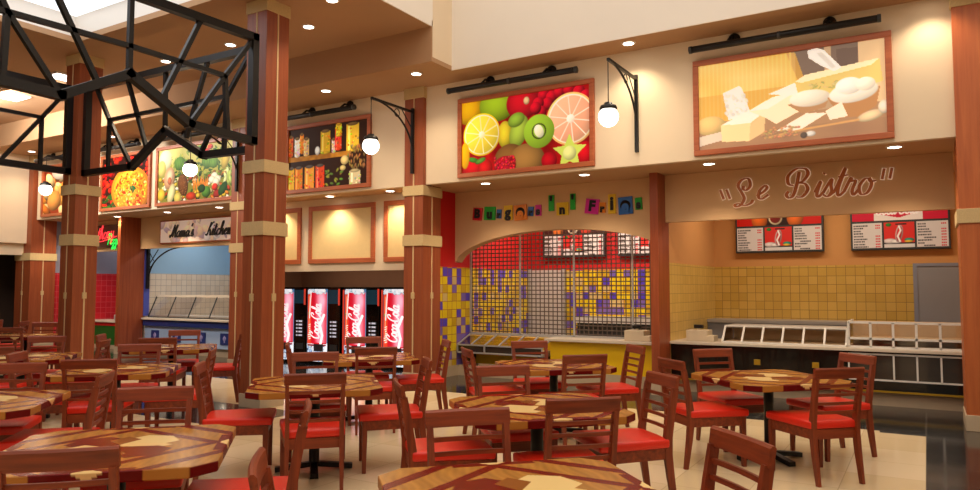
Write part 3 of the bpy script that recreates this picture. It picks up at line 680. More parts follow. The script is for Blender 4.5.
# ------------------------------------------------------------------ downlights
def downlight(x, y, z, energy, label, grp, r=.075, col=(1, .80, .56), spot=118, blend=.7):
    e = empty('downlight', (x, y, z), label, 'downlight', grp)
    m = MB(); m.lathe((x, y, z), [(r, -.012), (r + .02, -.01), (r + .024, 0)], 24); m.build('trim_ring', M['whitemetal'], e)
    m = MB(); m.lathe((x, y, z), [(0, -.008), (r, -.011)], 24); m.build('lens', M['disc'], e)
    l = bpy.data.lights.new('spot', 'SPOT'); l.energy = energy; l.color = col; l.spot_size = R(spot); l.spot_blend = blend; l.shadow_soft_size = .05
    lo = bpy.data.objects.new('spot', l); COL.objects.link(lo); lo.location = (x, y, z - .03)
    return e
ES, EC = 75, 66
for x, y, lb in ((-.29, 10.22, 'soffit downlight at the right end of the cheese poster'), (-2.58, 10.27, 'soffit downlight above the left end of the bistro sign'),
                 (-4.48, 10.27, 'soffit downlight below the right end of the fruit poster'), (-6.28, 10.28, 'soffit downlight below the left end of the fruit poster'),
                 (-8.25, 10.2, 'soffit downlight just left of the engaged column by the burger stall'), (-9.71, 10.2, 'soffit downlight above the middle cream panel'),
                 (-13.1, 10.36, 'soffit downlight below the right half of the vegetable poster'), (-14.98, 10.42, 'soffit downlight below the left end of the vegetable poster'),
                 (-16.93, 10.42, 'soffit downlight below the pizza poster'), (-19.0, 10.4, 'soffit downlight below the bread poster'), (-11.3, 10.2, 'soffit downlight above the left cream panel, behind the column')):
    downlight(x, y, 3.354, ES, lb, 'downlights in the soffit over the stalls')
for x, y, lb in ((-3.48, 9.54, 'ceiling downlight above the globe lamp between fruit and cheese posters'), (-6.9, 9.17, 'ceiling downlight by the atrium corner above the engaged column'), (-8.86, 9.17, 'ceiling downlight above the poster of jars'),
                 (-12.63, 9.17, 'ceiling downlight above the vegetable poster'), (-15.7, 9.5, 'ceiling downlight above the pizza poster'), (-19.17, 9.5, 'ceiling downlight above the bread poster'), (.12, 9.6, 'ceiling downlight beside the right pilaster')):
    downlight(x, y, 5.03, EC * (.6 if x > -1 else .85), lb, 'downlights in the low ceiling')
for x, y, lb in ((-6.91, 7.25, 'high ceiling downlight at the top edge of the photo right of the column'), (-7.93, 7.82, 'high ceiling downlight just right of the free-standing column'), (-9.62, 7.76, 'high ceiling downlight just left of the free-standing column'), (-11.3, 7.75, 'high ceiling downlight above the middle of the lattice frame')):
    downlight(x, y, 5.57, EC, lb, 'downlights in the high ceiling')
def light_panel(x, y, w, d, label):
    e = empty('ceiling_light', (x, y, 5.57), label, 'ceiling light', 'rectangular ceiling light panels')
    MB().box(x - w / 2 - .03, x + w / 2 + .03, y - d / 2 - .03, y + d / 2 + .03, 5.54, 5.57).build('frame', M['whitemetal'], e)
    MB().box(x - w / 2, x + w / 2, y - d / 2, y + d / 2, 5.53, 5.545).build('diffuser', M['slab'], e)
light_panel(-13.75, 7.33, .36, .42, 'bright rectangular ceiling panel just left of the column')
light_panel(-16.1, 7.55, .5, .42, 'bright rectangular ceiling panel near the left edge')

# ------------------------------------------------------------------ black lattice frames between the columns
def lattice(name, label, fx, outer, inner, w=.10):
    pts = [fx(*p) for p in outer]
    c = sum((Vector(p) for p in pts), Vector()) / len(pts)
    e = empty(name, c, label, 'lattice frame', 'black steel lattice frames between the columns')
    nrm = (Vector(pts[1]) - Vector(pts[0])).cross(Vector(pts[2]) - Vector(pts[0])).normalized()
    for i in range(len(pts)):
        a, b = Vector(pts[i]), Vector(pts[(i + 1) % len(pts)]); d = (b - a).normalized() * w * .45
        m = MB(); m.bar(a - d, b + d, w, w, nrm); m.build('frame_bar', M['black'], e)
    for p, q in inner:
        m = MB(); m.bar(fx(*p), fx(*q), w * .55, w * .55, nrm); m.build('strut', M['black'], e)
X0 = -7.66
lattice('lattice_frame', 'large nearest black lattice frame running from the column toward the viewer', lambda y, z: (X0, y, z),
    [(6.56, 4.97), (6.56, 3.56), (5.60, 3.60), (4.80, 4.02), (4.05, 3.60), (3.3, 3.62), (2.6, 4.05), (2.3, 3.6), (2.3, 4.92)],
    [((3.52, 4.31), (4.82, 4.34)), ((4.82, 4.34), (6.10, 4.33)), ((4.80, 4.02), (4.80, 4.93)), ((3.52, 4.31), (4.06, 3.60)), ((3.52, 4.31), (3.50, 3.61)), ((3.52, 4.31), (3.2, 4.91)),
     ((3.83, 4.91), (4.45, 3.82)), ((6.10, 4.33), (6.16, 3.58)), ((6.10, 4.33), (5.60, 3.60)), ((6.10, 4.33), (6.53, 4.92)), ((5.72, 4.94), (5.21, 3.82)), ((2.3, 4.3), (3.52, 4.31))])
Y0 = 6.86
lattice('lattice_frame', 'black lattice frame spanning between the two free-standing columns', lambda x, z: (x, Y0, z),
    [(-12.10, 4.98), (-12.10, 3.53), (-10.80, 3.53), (-9.95, 4.02), (-9.05, 3.55), (-8.04, 3.53), (-8.04, 4.96)],
    [((-11.45, 4.36), (-10.0, 4.36)), ((-10.0, 4.36), (-8.56, 4.36)), ((-11.45, 4.36), (-11.45, 3.53)), ((-11.45, 4.36), (-11.85, 4.96)), ((-11.45, 4.36), (-10.82, 3.55)), ((-9.97, 4.02), (-9.99, 4.95)),
     ((-8.56, 4.36), (-8.6, 3.55)), ((-8.56, 4.36), (-8.08, 4.92)), ((-8.56, 4.36), (-9.1, 3.6)), ((-9.0, 4.95), (-9.46, 3.85)), ((-10.97, 4.95), (-10.42, 3.78))])
X1 = -12.34
lattice('lattice_frame', 'black lattice frame at the far left running from the left column toward the viewer', lambda y, z: (X1, y, z),
    [(6.68, 4.97), (6.68, 3.56), (5.5, 3.57), (4.9, 4.0), (4.2, 3.57), (2.6, 3.57), (2.6, 4.97)],
    [((6.25, 4.39), (6.25, 3.58)), ((6.25, 4.39), (6.66, 4.95)), ((6.25, 4.39), (5.66, 3.6)), ((6.25, 4.39), (4.9, 4.39)), ((4.9, 4.39), (4.9, 4.0)), ((4.9, 4.39), (5.85, 4.97)), ((4.9, 4.39), (3.4, 4.9))])

# ================================================================== SIGNS
def text_mesh(ch, size, depth, bold=.0):
    cu = bpy.data.curves.new('letter', 'FONT'); cu.body = ch; cu.size = size; cu.extrude = depth / 2; cu.offset = bold
    cu.align_x = 'CENTER'; cu.align_y = 'CENTER'; cu.resolution_u = 3
    o = bpy.data.objects.new('tmp', cu); COL.objects.link(o)
    dg = bpy.context.evaluated_depsgraph_get(); dg.update()
    me = bpy.data.meshes.new_from_object(o.evaluated_get(dg))
    bpy.data.objects.remove(o); return me
BC = {'R': L3(196, 24, 40), 'G': L3(28, 170, 50), 'B': L3(40, 100, 180), 'Y': L3(224, 186, 20), 'O': L3(226, 130, 22), 'M': L3(206, 30, 150)}
for k in BC: M['ltile' + k] = plain('letter_tile_' + {'R': 'red', 'G': 'green', 'B': 'blue', 'Y': 'yellow', 'O': 'orange', 'M': 'magenta'}[k], BC[k], .4, var=.03)
e = empty('burger_sign', (-5.4, 11.12, 2.93), 'row of coloured letter tiles reading Burgers \'n\' Fries above the arch', 'sign')
for ch, x, z, w, h, k, rot in (('B', -6.95, 2.94, .19, .23, 'R', 6), ('u', -6.69, 2.94, .23, .24, 'G', 3), ('r', -6.50, 2.92, .09, .16, 'B', 4), ('g', -6.31, 2.93, .17, .26, 'Y', 0), ('e', -6.06, 2.92, .25, .27, 'O', -3), ('r', -5.86, 2.93, .10, .16, 'B', 5), ('s', -5.71, 2.94, .11, .19, 'M', 0),
                            ("'", -5.46, 3.05, .10, .27, 'G', 0), ('n', -5.25, 2.94, .22, .22, 'Y', 0), ("'", -5.06, 3.05, .09, .27, 'G', 0), ('F', -4.71, 2.95, .24, .25, 'M', 8), ('r', -4.53, 2.92, .11, .17, 'O', 4), ('i', -4.36, 2.97, .13, .32, 'Y', 0), ('e', -4.13, 2.93, .24, .28, 'B', -3), ('s', -3.91, 2.95, .11, .19, 'G', -3)):
    m = MB(); m.M = Matrix.Translation((x, 11.105, z)) @ Matrix.Rotation(R(rot), 4, 'Y'); m.box(-w / 2, w / 2, -.014, .014, -h / 2, h / 2)
    t = m.build('letter_tile', M['ltile' + k], e)
    if ch == 'e':
        m = MB(); m.lathe((x, 11.086, z), [(0, -.004), (w * .36, -.003), (w * .36, .006)], 20, 'y'); sub(e.location, m, 'disc', M['inkblack'], t)
    me = text_mesh(ch, (h * .95 if ch not in "'" else h * 1.0), .012, .012)
    me.materials.clear(); me.materials.append(M['inkblack'] if ch != 'e' else M['ltile' + k])
    me.transform(Matrix.Translation((x - e.location.x, 11.084 - (.006 if ch == 'e' else 0) - e.location.y, z - (.02 if ch in 'ersnu' else 0) - e.location.z)) @ Matrix.Rotation(R(rot), 4, 'Y') @ Matrix.Rotation(R(90), 4, 'X'))
    o = bpy.data.objects.new('letter', me); COL.objects.link(o); o.parent = t

def script_sign(e, text, X, Z, s, y, depth, wmin, wmax, mat, slant=.25, names=True, tilt=0, back=None):
    g, adv = script(text, slant); k_ = len(text)
    for ch, pls in g:
        if not pls: continue
        m = MB()
        for pl in pls: k_ += 1; ribbon(m, pl, X, s, Z, y - depth - .0017 * (k_ % 7), y, wmin, wmax, tilt)
        o = m.build('letter', mat, e)
        if back:
            m = MB()
            for q_, pl in enumerate(pls): ribbon(m, pl, X, s, Z, y + .001 + .0013 * ((k_ + q_) % 7), y + .0125, wmin + back, wmax + back, tilt)
            sub(e.location, m, 'painted_halo', M['halo'], o)  # glowing ribbon behind each letter draws its back-lit halo
e = empty('bistro_sign', (-1.45, 11.03, 3.0), 'brown script letters reading Le Bistro in quotation marks over the bistro stall', 'sign')
for qx, qz, tl in ((-2.60, 3.06, .05), (-2.51, 3.06, .05), (-.44, 3.20, -.03), (-.35, 3.20, -.03)):
    m = MB(); ribbon(m, [(0, 0), (tl / 2, -.07), (tl, -.14)], qx, 1, qz, 10.97, 11.0, .016, .034); q = m.build('quotation_mark', M['brownletter'], e)
    m = MB(); ribbon(m, [(0, .01), (tl / 2, -.07), (tl, -.15)], qx, 1, qz, 11.0, 11.012, .04, .055); sub(e.location, m, 'painted_halo', M['halo'], q)  # same glowing halo shape behind the quotation marks
script_sign(e, 'L', -2.40, 2.80, .185, 11.0, .03, .014, .042, M['brownletter'], .08, back=.022)
script_sign(e, 'e', -2.09, 2.89, .19, 11.0, .03, .014, .042, M['brownletter'], .25, back=.022)
script_sign(e, 'B', -1.68, 2.88, .185, 11.0, .03, .014, .046, M['brownletter'], .08, back=.022)
script_sign(e, 'istro', -1.32, 2.87, .218, 11.0, .03, .014, .042, M['brownletter'], .25, back=.022)

c = Cv(200, 44, .2, (226, 200, 180))
for k in range(60): c.ell(rnd(0, 1), rnd(0, 1), rnd(.02, .07), rnd(.015, .04), random.choice([(236, 196, 150), (212, 160, 130), (236, 226, 220), (190, 150, 150), (150, 120, 140), (240, 210, 160)]), rnd(0, 180), sh=.15)
c.a = c.a * .75 + np.array((250, 230, 220)) * .25
e = empty('kitchen_sign', (-14.4, 11.03, 2.68), 'pale food-print board with black script reading Mama\'s Kitchen', 'sign')
MB().box(-16.06, -12.75, 10.985, 11.03, 2.67, 3.24).build('board', M['framewood'], e)
panel('print', c, -16.03, -12.78, 10.983, 2.70, 3.21, M['sign'], e, e.location)
script_sign(e, "Mama's", -15.66, 2.82, .148, 10.975, .012, .012, .038, M['inkblack'], .3)
script_sign(e, 'Kitchen', -14.32, 2.82, .148, 10.975, .012, .012, .038, M['inkblack'], .3)

e = empty('pizza_sign', (-18.4, 11.03, 2.66), 'dark board with red and green neon script over the pizza stall', 'sign')
MB().box(-19.4, -17.08, 10.98, 11.03, 2.65, 3.24).build('board', M['neonboard'], e)
def neon(text, X, Z, s, mat, tilt):
    g, adv = script(text, .2); m = MB()
    for ch, pls in g:
        for pl in pls: m.tube([(X + px * s, 10.95, Z + py * s + px * s * tilt) for px, py in pl], .011, 6)
    return m
neon("Anthony", -19.02, 2.84, .168, 0, .06).build('red_tube', M['neonred'], e)
m = MB(); m.tube([(-19.2, 10.95, 2.76), (-18.4, 10.95, 2.82), (-17.8, 10.95, 2.93)], .014, 6); m.build('red_underline', M['neonred'], e)
neon('Pizza', -18.22, 2.72, .135, 0, 0).build('green_tube', M['neongreen'], e)

# ================================================================== FRAMED CREAM PANELS AND VENDING MACHINES
for x0, x1, lb in ((-12.30, -10.75, 'left framed cream panel, mostly behind the free-standing column'), (-10.53, -8.83, 'middle framed cream panel lit by a downlight above the vending machines'), (-8.61, -7.58, 'right framed cream panel beside the engaged column')):
    e = empty('framed_board', ((x0 + x1) / 2, 10.5, 2.08), lb, 'wall panel', 'framed cream panels above the vending machines')
    z0, z1, w, y = 2.08, 3.215, .09, 10.46
    m = MB()
    for b in ((x0, x1, y, 10.5, z0, z0 + w), (x0, x1, y, 10.5, z1 - w, z1), (x0, x0 + w, y, 10.5, z0 + w, z1 - w), (x1 - w, x1, y, 10.5, z0 + w, z1 - w)): m.box(*b, .006)
    m.build('frame', M['framewood'], e)
    MB().box(x0 + w - .002, x1 - w + .002, 10.48, 10.5, z0 + w - .002, z1 - w + .002).build('cloth', M['fabric'], e)

def vend_canvas():
    c = Cv(120, 290, 2.5, (236, 242, 252)); E = c.ell
    c.rect(0, 0, .12, 1, (40, 60, 80)); c.rect(.9, .0, 1, .75, (70, 110, 150))
    c.rect(.04, .05, .97, .76, (198, 14, 36)); c.rect(.04, .05, .26, .76, (222, 66, 36)); c.rect(.12, .1, .17, .7, (245, 150, 110))
    for k in range(30): c.put(np.exp(-((c.x - .72) / .17) ** 2) * (c.y < .74 * 2.5) * (c.y > .1) * .045, (255, 200, 220))
    c.put(np.exp(-((c.x - .80) / .14) ** 2 - ((c.y - .42) / .26) ** 2) * .75, (255, 196, 220))
    for k in range(26): E(rnd(.05, .95), rnd(.0, .06), rnd(.03, .09), rnd(.03, .07), random.choice([(250, 252, 255), (200, 220, 235), (235, 240, 250)]))
    for k in range(70): E(rnd(0, 1), rnd(.78, 1), rnd(.04, .12), rnd(.03, .09), random.choice([(250, 252, 255), (196, 216, 240), (150, 180, 220), (230, 238, 250)]))
    c.line([(.86, .9), (.70, 1.25), (.8, 1.6), (.72, 1.95)], .09, (255, 255, 255)); c.line([(.24, .12), (.2, .5), (.16, 1.0)], .05, (255, 240, 240))
    g, adv = script('Coca-Cola', .25); s = .15
    for ch, pls in g:
        for pl in pls: c.line([(.66 - py * s * 1.5 + px * .012, 1.72 - px * s) for px, py in pl], .042, (255, 250, 250))
    for k in range(8): c.line([(.1 + rnd(-.03, .08), 1.25 + k * .07), (.2 + rnd(0, .06), 1.22 + k * .07)], .03, (255, 236, 220))
    E(.1, .34, .035, .06, (120, 160, 80)); c.rect(.05, .765, .95, .79, (120, 20, 30))
    c.rect(.42, .76, .84, .86, (24, 22, 24))
    return c
VC = vend_canvas(); vm = None
M['teal'] = plain('dark_teal_display', L3(26, 62, 82), .25, emit=(.01, .05, .08, 1), es=.3)
M['buttonlit'] = glow('lit_selection_label', (.75, .75, .9, 1), .35)
M['redstrip'] = glow('glowing_red_strip', (.8, .06, .03, 1), .45)
for i, (x0, lb) in enumerate(((-12.38, 'leftmost vending machine with lit cola can front, half behind the column'), (-11.40, 'second vending machine from the left with lit cola can front'), (-10.35, 'third vending machine from the left with lit cola can front, behind the table'), (-9.33, 'rightmost vending machine with lit cola can front beside the engaged column'))):
    y = 11.3; w = .96
    e = empty('vending_machine', (x0 + w / 2, 11.7, 0), lb, 'vending machine', 'row of black vending machines')
    MB().box(x0, x0 + w, y, 12.1, 0.02, 1.62, .01).build('cabinet', M['blackgloss'], e)
    MB().box(x0 + .03, x0 + w - .03, y + .06, 12.05, 0, .03).build('foot', M['black'], e)
    if vm is None: vm = panel('light_panel', VC, x0 + .04, x0 + .62, y - .005, .06, 1.575, M['vend'], e, e.location, .05)
    else:
        o = vm.copy(); COL.objects.link(o); o.parent = e
    MB().box(x0 + .655, x0 + .93, y - .02, y + .01, 1.27, 1.56).build('header_display', M['teal'], e)
    MB().box(x0 + .935, x0 + .955, y - .03, y + .01, 1.24, 1.58).build('red_edge', M['redstrip'], e)
    for k in range(5):
        b = MB().box(x0 + .70, x0 + .90, y - .022, y + .01, .87 - k * .075, .915 - k * .075).build('selection_button', M['darkgrey'], e)
        m = MB(); m.box(x0 + .715, x0 + .755, y - .028, y - .02, .875 - k * .075, .905 - k * .075); m.box(x0 + .785, x0 + .885, y - .028, y - .02, .875 - k * .075, .908 - k * .075)
        sub(e.location, m, 'button_label', M['buttonlit'], b)
    MB().box(x0 + .70, x0 + .9, y - .02, y + .01, .30, .42).build('delivery_flap', M['darkgrey'], e)
    if i > 1: MB().box(x0 + .005, x0 + .03, y - .02, y + .01, .1, 1.56).build('side_reflection', M['redstrip'], e)  # glowing strip imitates a lit panel reflected in the neighbouring cabinet

# ================================================================== MENU BOARDS
def txt_panel(w, h, asp, seed, price=True):
    c = Cv(w, h, asp, (206, 196, 190)); r = random.Random(seed)
    y = .08
    while y < .95:
        x = .05 + (.18 if r.random() < .3 else 0); xe = x + r.uniform(.2, .5)
        while x < xe:
            l = r.uniform(.02, .05); c.rect(x, y, x + l, y + .055, (40, 34, 36)); x += l + .012
        if r.random() < .85:
            for k in range(3): c.rect(.78 + k * .055, y, .82 + k * .055, y + .055, (204, 40, 50))
        y += .105
    return c
def pic_panel():
    c = Cv(70, 70, .9, (206, 44, 40)); E = c.ell
    c.rect(0, .8, 1, .86, (40, 40, 44)); c.rect(0, .86, 1, 1, (206, 200, 196)); E(.2, .74, .25, .1, (226, 210, 206)); E(.4, .76, .2, .07, (236, 226, 220)); E(.82, .70, .17, .07, (40, 150, 130)); E(.8, .76, .16, .05, (226, 180, 60))
    E(.5, .45, .13, .32, (226, 190, 186), 10); E(.5, .45, .09, .27, (214, 50, 50), 10); c.line([(.5, .15), (.55, .3), (.45, .5), (.52, .68)], .06, (240, 230, 226)); E(.16, .1, .1, .07, (40, 130, 50)); c.rect(.38, .06, .75, .12, (60, 30, 30))
    return c
def head_panel(kind):
    c = Cv(150, 30, .2, (200, 10, 34)); E = c.ell
    if kind == 0:
        c.a[:] = (196, 14, 10); E(.5, .6, .2, .2, (40, 12, 10), sh=0); E(.28, .6, .1, .12, (236, 110, 30)); E(.7, .55, .1, .12, (236, 110, 30)); E(.47, .55, .085, .085, (206, 190, 150), sh=0); E(.47, .55, .065, .065, (120, 20, 14), sh=0)
    elif kind == 1:
        c.a[:] = (196, 6, 50); c.poly([(.24, .55), (.5, .85), (.75, .5), (.75, 1), (.24, 1)], (226, 214, 206))
        g, adv = script('Coca-Cola', .25); s = .055
        for ch, pls in g:
            for pl in pls: c.line([(.26 + px * s, .125 - py * s) for px, py in pl], .02, (246, 236, 230))
    else:
        c.a[:] = (60, 30, 28); E(.5, .6, .09, .09, (206, 190, 160), sh=0); E(.5, .6, .065, .065, (40, 34, 34), sh=0); E(.25, .7, .09, .1, (226, 120, 50)); E(.72, .7, .09, .1, (200, 60, 40))
    return c
def menu_board(x0, x1, kind, label, yb=14.05):
    y = yb - .13; z0, z1 = 2.245, 3.06
    e = empty('menu_board', ((x0 + x1) / 2, yb, z0), label, 'menu board', 'menu boards on the stall back walls')
    MB().box(x0, x1, y, yb, z0, z1, .006).build('housing', M['darkgrey'], e)
    panel('header', head_panel(kind), x0 + .03, x1 - .03, y - .003, 2.74, 3.03, M['menu'], e, e.location)
    w = (x1 - x0 - .06 - .06) / 3
    for k in range(3):
        a = x0 + .03 + k * (w + .03)
        panel('picture_panel' if k == 1 else 'price_panel', pic_panel() if k == 1 else txt_panel(90, 72, .88, k + 5), a, a + w, y - .003, 2.28, 2.705, M['menu'], e, e.location)
menu_board(-3.03, -1.53, 0, 'left menu board behind the bistro counter, red header with orange drinks')
menu_board(-1.10, .36, 1, 'right menu board behind the bistro counter with a red cola header')
menu_board(-7.06, -5.64, 2, 'left menu board behind the grille of the burger stall')
menu_board(-5.36, -3.94, 2, 'right menu board behind the grille of the burger stall, cut by the arch')

# ================================================================== BISTRO COUNTER
e = empty('service_counter', (-1.3, 11.3, 0), 'black polished bistro counter with a cream top', 'counter')
MB().box(-3.455, .95, 11.15, 12.15, .735, .775, .006).build('worktop', M['counter'], e)
MB().box(-3.455, .95, 11.22, 12.1, .215, .735).build('front', M['blackgloss'], e)
MB().box(-3.455, .95, 11.20, 11.32, .19, .215).build('brass_trim', M['gold'], e)
for x in (-2.17, -1.38): MB().box(x - .045, x + .045, 11.205, 11.23, .47, .55, .004).build('outlet_plate', M['gold'], e)
def bars(L, w): 
    m = MB()
    for a, b in L: m.bar(a, b, w)
    return m
e = empty('sneeze_guard', (-1.83, 11.5, .775), 'low slanted white-framed glass display on the left of the bistro counter', 'display case')
xs = [-2.68 + i * (1.69 / 6) for i in range(7)]
yb_, yt_, zt_ = 11.28, 11.50, 1.02
fr_ = [((xs[0], yb_, .79), (xs[-1], yb_, .79)), ((xs[0], yt_, zt_), (xs[-1], yt_, zt_))] + [((x, yb_, .79), (x, yt_, zt_)) for x in xs]
bars(fr_, .026).build('frame', M['whitemetal'], e)
for i in range(6):
    m = MB(); m.add([(xs[i], yb_, .79), (xs[i + 1], yb_, .79), (xs[i + 1], yt_, zt_), (xs[i], yt_, zt_)], [(0, 1, 2, 3)]); m.build('pane', M['glass'], e)
MB().box(-2.68, -.99, 11.52, 12.05, .985, 1.03).build('top_shelf', M['steel'], e)
MB().box(-2.66, -1.0, 11.98, 12.05, .776, .985).build('rear_panel', M['caseint'], e)
MB().box(-2.66, -1.0, 11.42, 11.98, .776, .80).build('deck', M['caseint'], e)
MB().add([(-2.68, 11.3, .78), (-2.68, 12.05, .78), (-2.68, 12.05, 1.0), (-2.68, 11.5, 1.0)], [(0, 1, 2, 3)]).build('side_pane', M['darkglass'], e)
e = empty('display_case', (-.25, 11.6, .775), 'tall white-framed glass display case on the right of the bistro counter', 'display case')
xs = [-.955 + i * .272 for i in range(7)]
bars([((xs[0], 11.28, z), (xs[-1], 11.28, z)) for z in (.79, .905, 1.125)] + [((x, 11.28, .79), (x, 11.28, 1.125)) for x in xs] + [((xs[0], 11.28, 1.125), (xs[0], 12.0, 1.125))], .03).build('frame', M['whitemetal'], e)
for i in range(6): MB().box(xs[i], xs[i + 1], 11.279, 11.283, .79, 1.12).build('pane', M['glass'], e)
MB().box(-.95, .67, 11.95, 12.0, .776, 1.12).build('rear_panel', M['caseint'], e)
MB().box(-.95, .67, 11.3, 11.95, .776, .79).build('deck', M['caseint'], e)
MB().box(-.95, .67, 11.45, 11.95, .89, .905).build('inner_shelf', M['caseint'], e)
e = empty('glass_front', (-.25, 11.2, .3), 'dark glass front with white mullions under the bistro counter, below the tall case', 'display case')
bars([((-.96, 11.2, .355), (.68, 11.2, .355)), ((-.96, 11.2, .70), (.68, 11.2, .70))] + [((x, 11.2, .355), (x, 11.2, .70)) for x in xs], .022).build('frame', M['whitemetal'], e)
for i in range(6): MB().box(xs[i] + .005, xs[i + 1] - .005, 11.205, 11.219, .36, .69).build('pane', M['darkglass'], e)
def register(x, y, z, label):
    e = empty('cash_register', (x, y, z), label, 'cash register', 'ivory cash registers on the counters')
    m = MB(); m.box(x - .20, x + .13, y - .16, y + .16, z, z + .17, .012); m.build('body', M['beigebox'], e)
    m = MB(); m.box(x + .12, x + .23, y - .16, y + .1, z, z + .09, .01); m.build('keypad', M['beigebox'], e)
    m = MB(); m.box(x - .06, x - .02, y - .02, y + .02, z + .16, z + .20); st = m.build('display_post', M['beigebox'], e)
    m = MB(); m.box(x - .11, x + .03, y - .035, y + .03, z + .195, z + .25, .008); sub(e.location, m, 'display', M['black'], st)
register(-3.05, 11.5, .775, 'ivory cash register at the left end of the bistro counter')
register(-4.03, 11.40, .745, 'ivory cash register at the right end of the yellow burger counter')
e = empty('back_counter', (-2.3, 13.7, 0), 'grey steel back counter along the yellow tiled bistro wall', 'counter')
MB().box(-3.45, -1.16, 13.4, 14.04, .98, 1.035).build('worktop', M['steel'], e)
MB().box(-3.45, -1.16, 13.45, 14.04, 0, .98).build('cabinet', M['greypaint'], e)

# ================================================================== BURGER COUNTER
e = empty('service_counter', (-4.6, 11.3, 0), 'yellow-fronted burger counter with a cream top under the arch', 'counter')
MB().box(-5.62, -3.585, 11.12, 12.0, .70, .745, .006).build('worktop', M['counter'], e)
MB().box(-5.55, -3.585, 11.22, 11.95, .19, .70).build('front', M['yellow'], e)
MB().box(-7.44, -5.55, 11.62, 11.95, .19, .70).build('recessed_front', M['yellow'], e)
e = empty('salad_bar', (-6.55, 11.4, .4), 'grey slanted glass salad bar left of the yellow burger counter', 'display case')
xs = [-7.42 + i * .29 for i in range(7)]
A_ = (11.16, .565); B_ = (11.60, .735); C_ = (11.16, .43)
bars([((xs[0], *p), (xs[-1], *p)) for p in (A_, B_, C_)] + [((x, *A_), (x, *B_)) for x in xs] + [((x, *A_), (x, *C_)) for x in xs[::2]] + [((xs[0], *A_), (xs[0], 11.6, .43)), ((xs[-1], *B_), (xs[-1], 11.6, .43))], .024).build('frame', M['steel'], e)
for i in range(6):
    m = MB(); m.add([(xs[i], *A_), (xs[i + 1], *A_), (xs[i + 1], *B_), (xs[i], *B_)], [(0, 1, 2, 3)]); m.build('pane', M['glass'], e)
MB().box(xs[0], xs[-1], 11.17, 11.61, .41, .44).build('tray', M['steel'], e)
MB().box(xs[0], xs[-1], 11.172, 11.185, .44, .555).build('front_pane', M['darkglass'], e)
m = MB(); m.prism([(11.2, .41), (11.61, .41), (11.61, .22)], 'x', -7.40, -7.30); m.prism([(11.2, .41), (11.61, .41), (11.61, .22)], 'x', -5.80, -5.70); m.build('bracket', M['black'], e)
for i in range(6): MB().box(xs[i] + .03, xs[i + 1] - .03, 11.24, 11.55, .44, .50, .01).build('food_pan', M['caseint'], e)
# the rolled-down security grille
e = empty('security_grille', (-5.5, 11.62, .75), 'closed rolling wire grille filling the burger stall arch', 'grille')
m = MB()
x = -7.40
while x < -3.60: m.box(x - .008, x + .008, 11.63, 11.638, .75, 2.62); x += .085
z = .80
while z < 2.62: m.box(-7.42, -3.60, 11.622, 11.632, z - .009, z + .009); z += .076
m.build('curtain', M['grillewire'], e)
for x in (-7.42, -6.35, -5.28, -4.21): MB().box(x - .016, x + .016, 11.60, 11.62, .75, 2.9).build('rod', M['steel'], e)
MB().box(-7.44, -3.59, 11.60, 11.66, .746, .775).build('bottom_bar', M['steel'], e)
e = empty('prep_table', (-4.9, 13.8, 0), 'steel prep table at the back of the burger stall behind the grille', 'counter')
MB().box(-6.14, -3.6, 13.5, 14.04, .90, 1.02).build('worktop', M['whitemetal'], e)
MB().box(-6.1, -3.62, 13.56, 14.04, 0, .90).build('cabinet', M['darkgrey'], e)

# ================================================================== KITCHEN AND PIZZA COUNTERS
e = empty('service_counter', (-14.7, 11.3, 0), 'pale blue kitchen counter with a navy band and navy emblem tiles', 'counter')
MB().box(-16.88, -12.63, 11.09, 12.0, .815, .86, .005).build('worktop', M['counter'], e)
MB().box(-16.88, -12.63, 11.14, 11.95, .665, .815).build('navy_band', M['navy'], e)
MB().box(-16.88, -12.63, 11.20, 11.95, .19, .665).build('front', M['paleblue'], e)
for x in (-16.45, -15.60, -14.68, -13.86, -13.0):
    t = MB().box(x - .15, x + .15, 11.185, 11.205, .29, .555).build('emblem_tile', M['navy'], e)
    m = MB(); m.lathe((x, 11.184, .43), [(0, -.002), (.055, -.002), (.055, .004)], 12, 'y'); m.box(x - .02, x + .02, 11.181, 11.186, .34, .50); sub(e.location, m, 'emblem', M['motif'], t)
e = empty('sneeze_guard', (-15, 11.5, .86), 'slanted glass food case on the kitchen counter', 'display case')
xs = [-16.83 + i * .775 for i in range(6)]
m = bars([((xs[0], 11.5, 1.40), (xs[-1], 11.5, 1.40))], .06); m.build('top_rail', M['counter'], e)
bars([((x, 11.25, .876), (x, 11.48, 1.39)) for x in xs] + [((xs[0], 11.25, .878), (xs[-1], 11.25, .878))], .02).build('frame', M['darkgrey'], e)
for i in range(5):
    m = MB(); m.add([(xs[i], 11.25, .872), (xs[i + 1], 11.25, .872), (xs[i + 1], 11.49, 1.39), (xs[i], 11.49, 1.39)], [(0, 1, 2, 3)]); m.build('pane', M['glass'], e)
MB().box(xs[0], xs[-1], 11.3, 11.95, .861, .92).build('deck', M['steel'], e)
e = empty('corner_bracket', (-16.83, 11.22, 1.58), 'black iron corner bracket arching into the kitchen opening', 'bracket')
m = MB(); m.box(-16.886, -16.81, 11.19, 11.25, 1.58, 2.62); m.build('post', M['black'], e)
m = MB(); m.tube([(-16.80 + 1.35 * (1 - math.cos(t)), 11.22, 1.85 + .75 * math.sin(t)) for t in [i * math.pi / 32 for i in range(17)]], .018, 8)
m.tube([(-16.8, 11.22, 2.2), (-16.45, 11.22, 2.56)], .012, 6); m.tube([(-16.8, 11.22, 2.5), (-16.62, 11.22, 2.28)], .01, 6); m.tube([(-16.8, 11.22, 2.1), (-16.70, 11.22, 2.16)], .01, 6)
m.build('brace', M['black'], e)
e = empty('service_counter', (-18.4, 11.4, 0), 'green-fronted pizza counter with a cream top behind the left columns', 'counter')
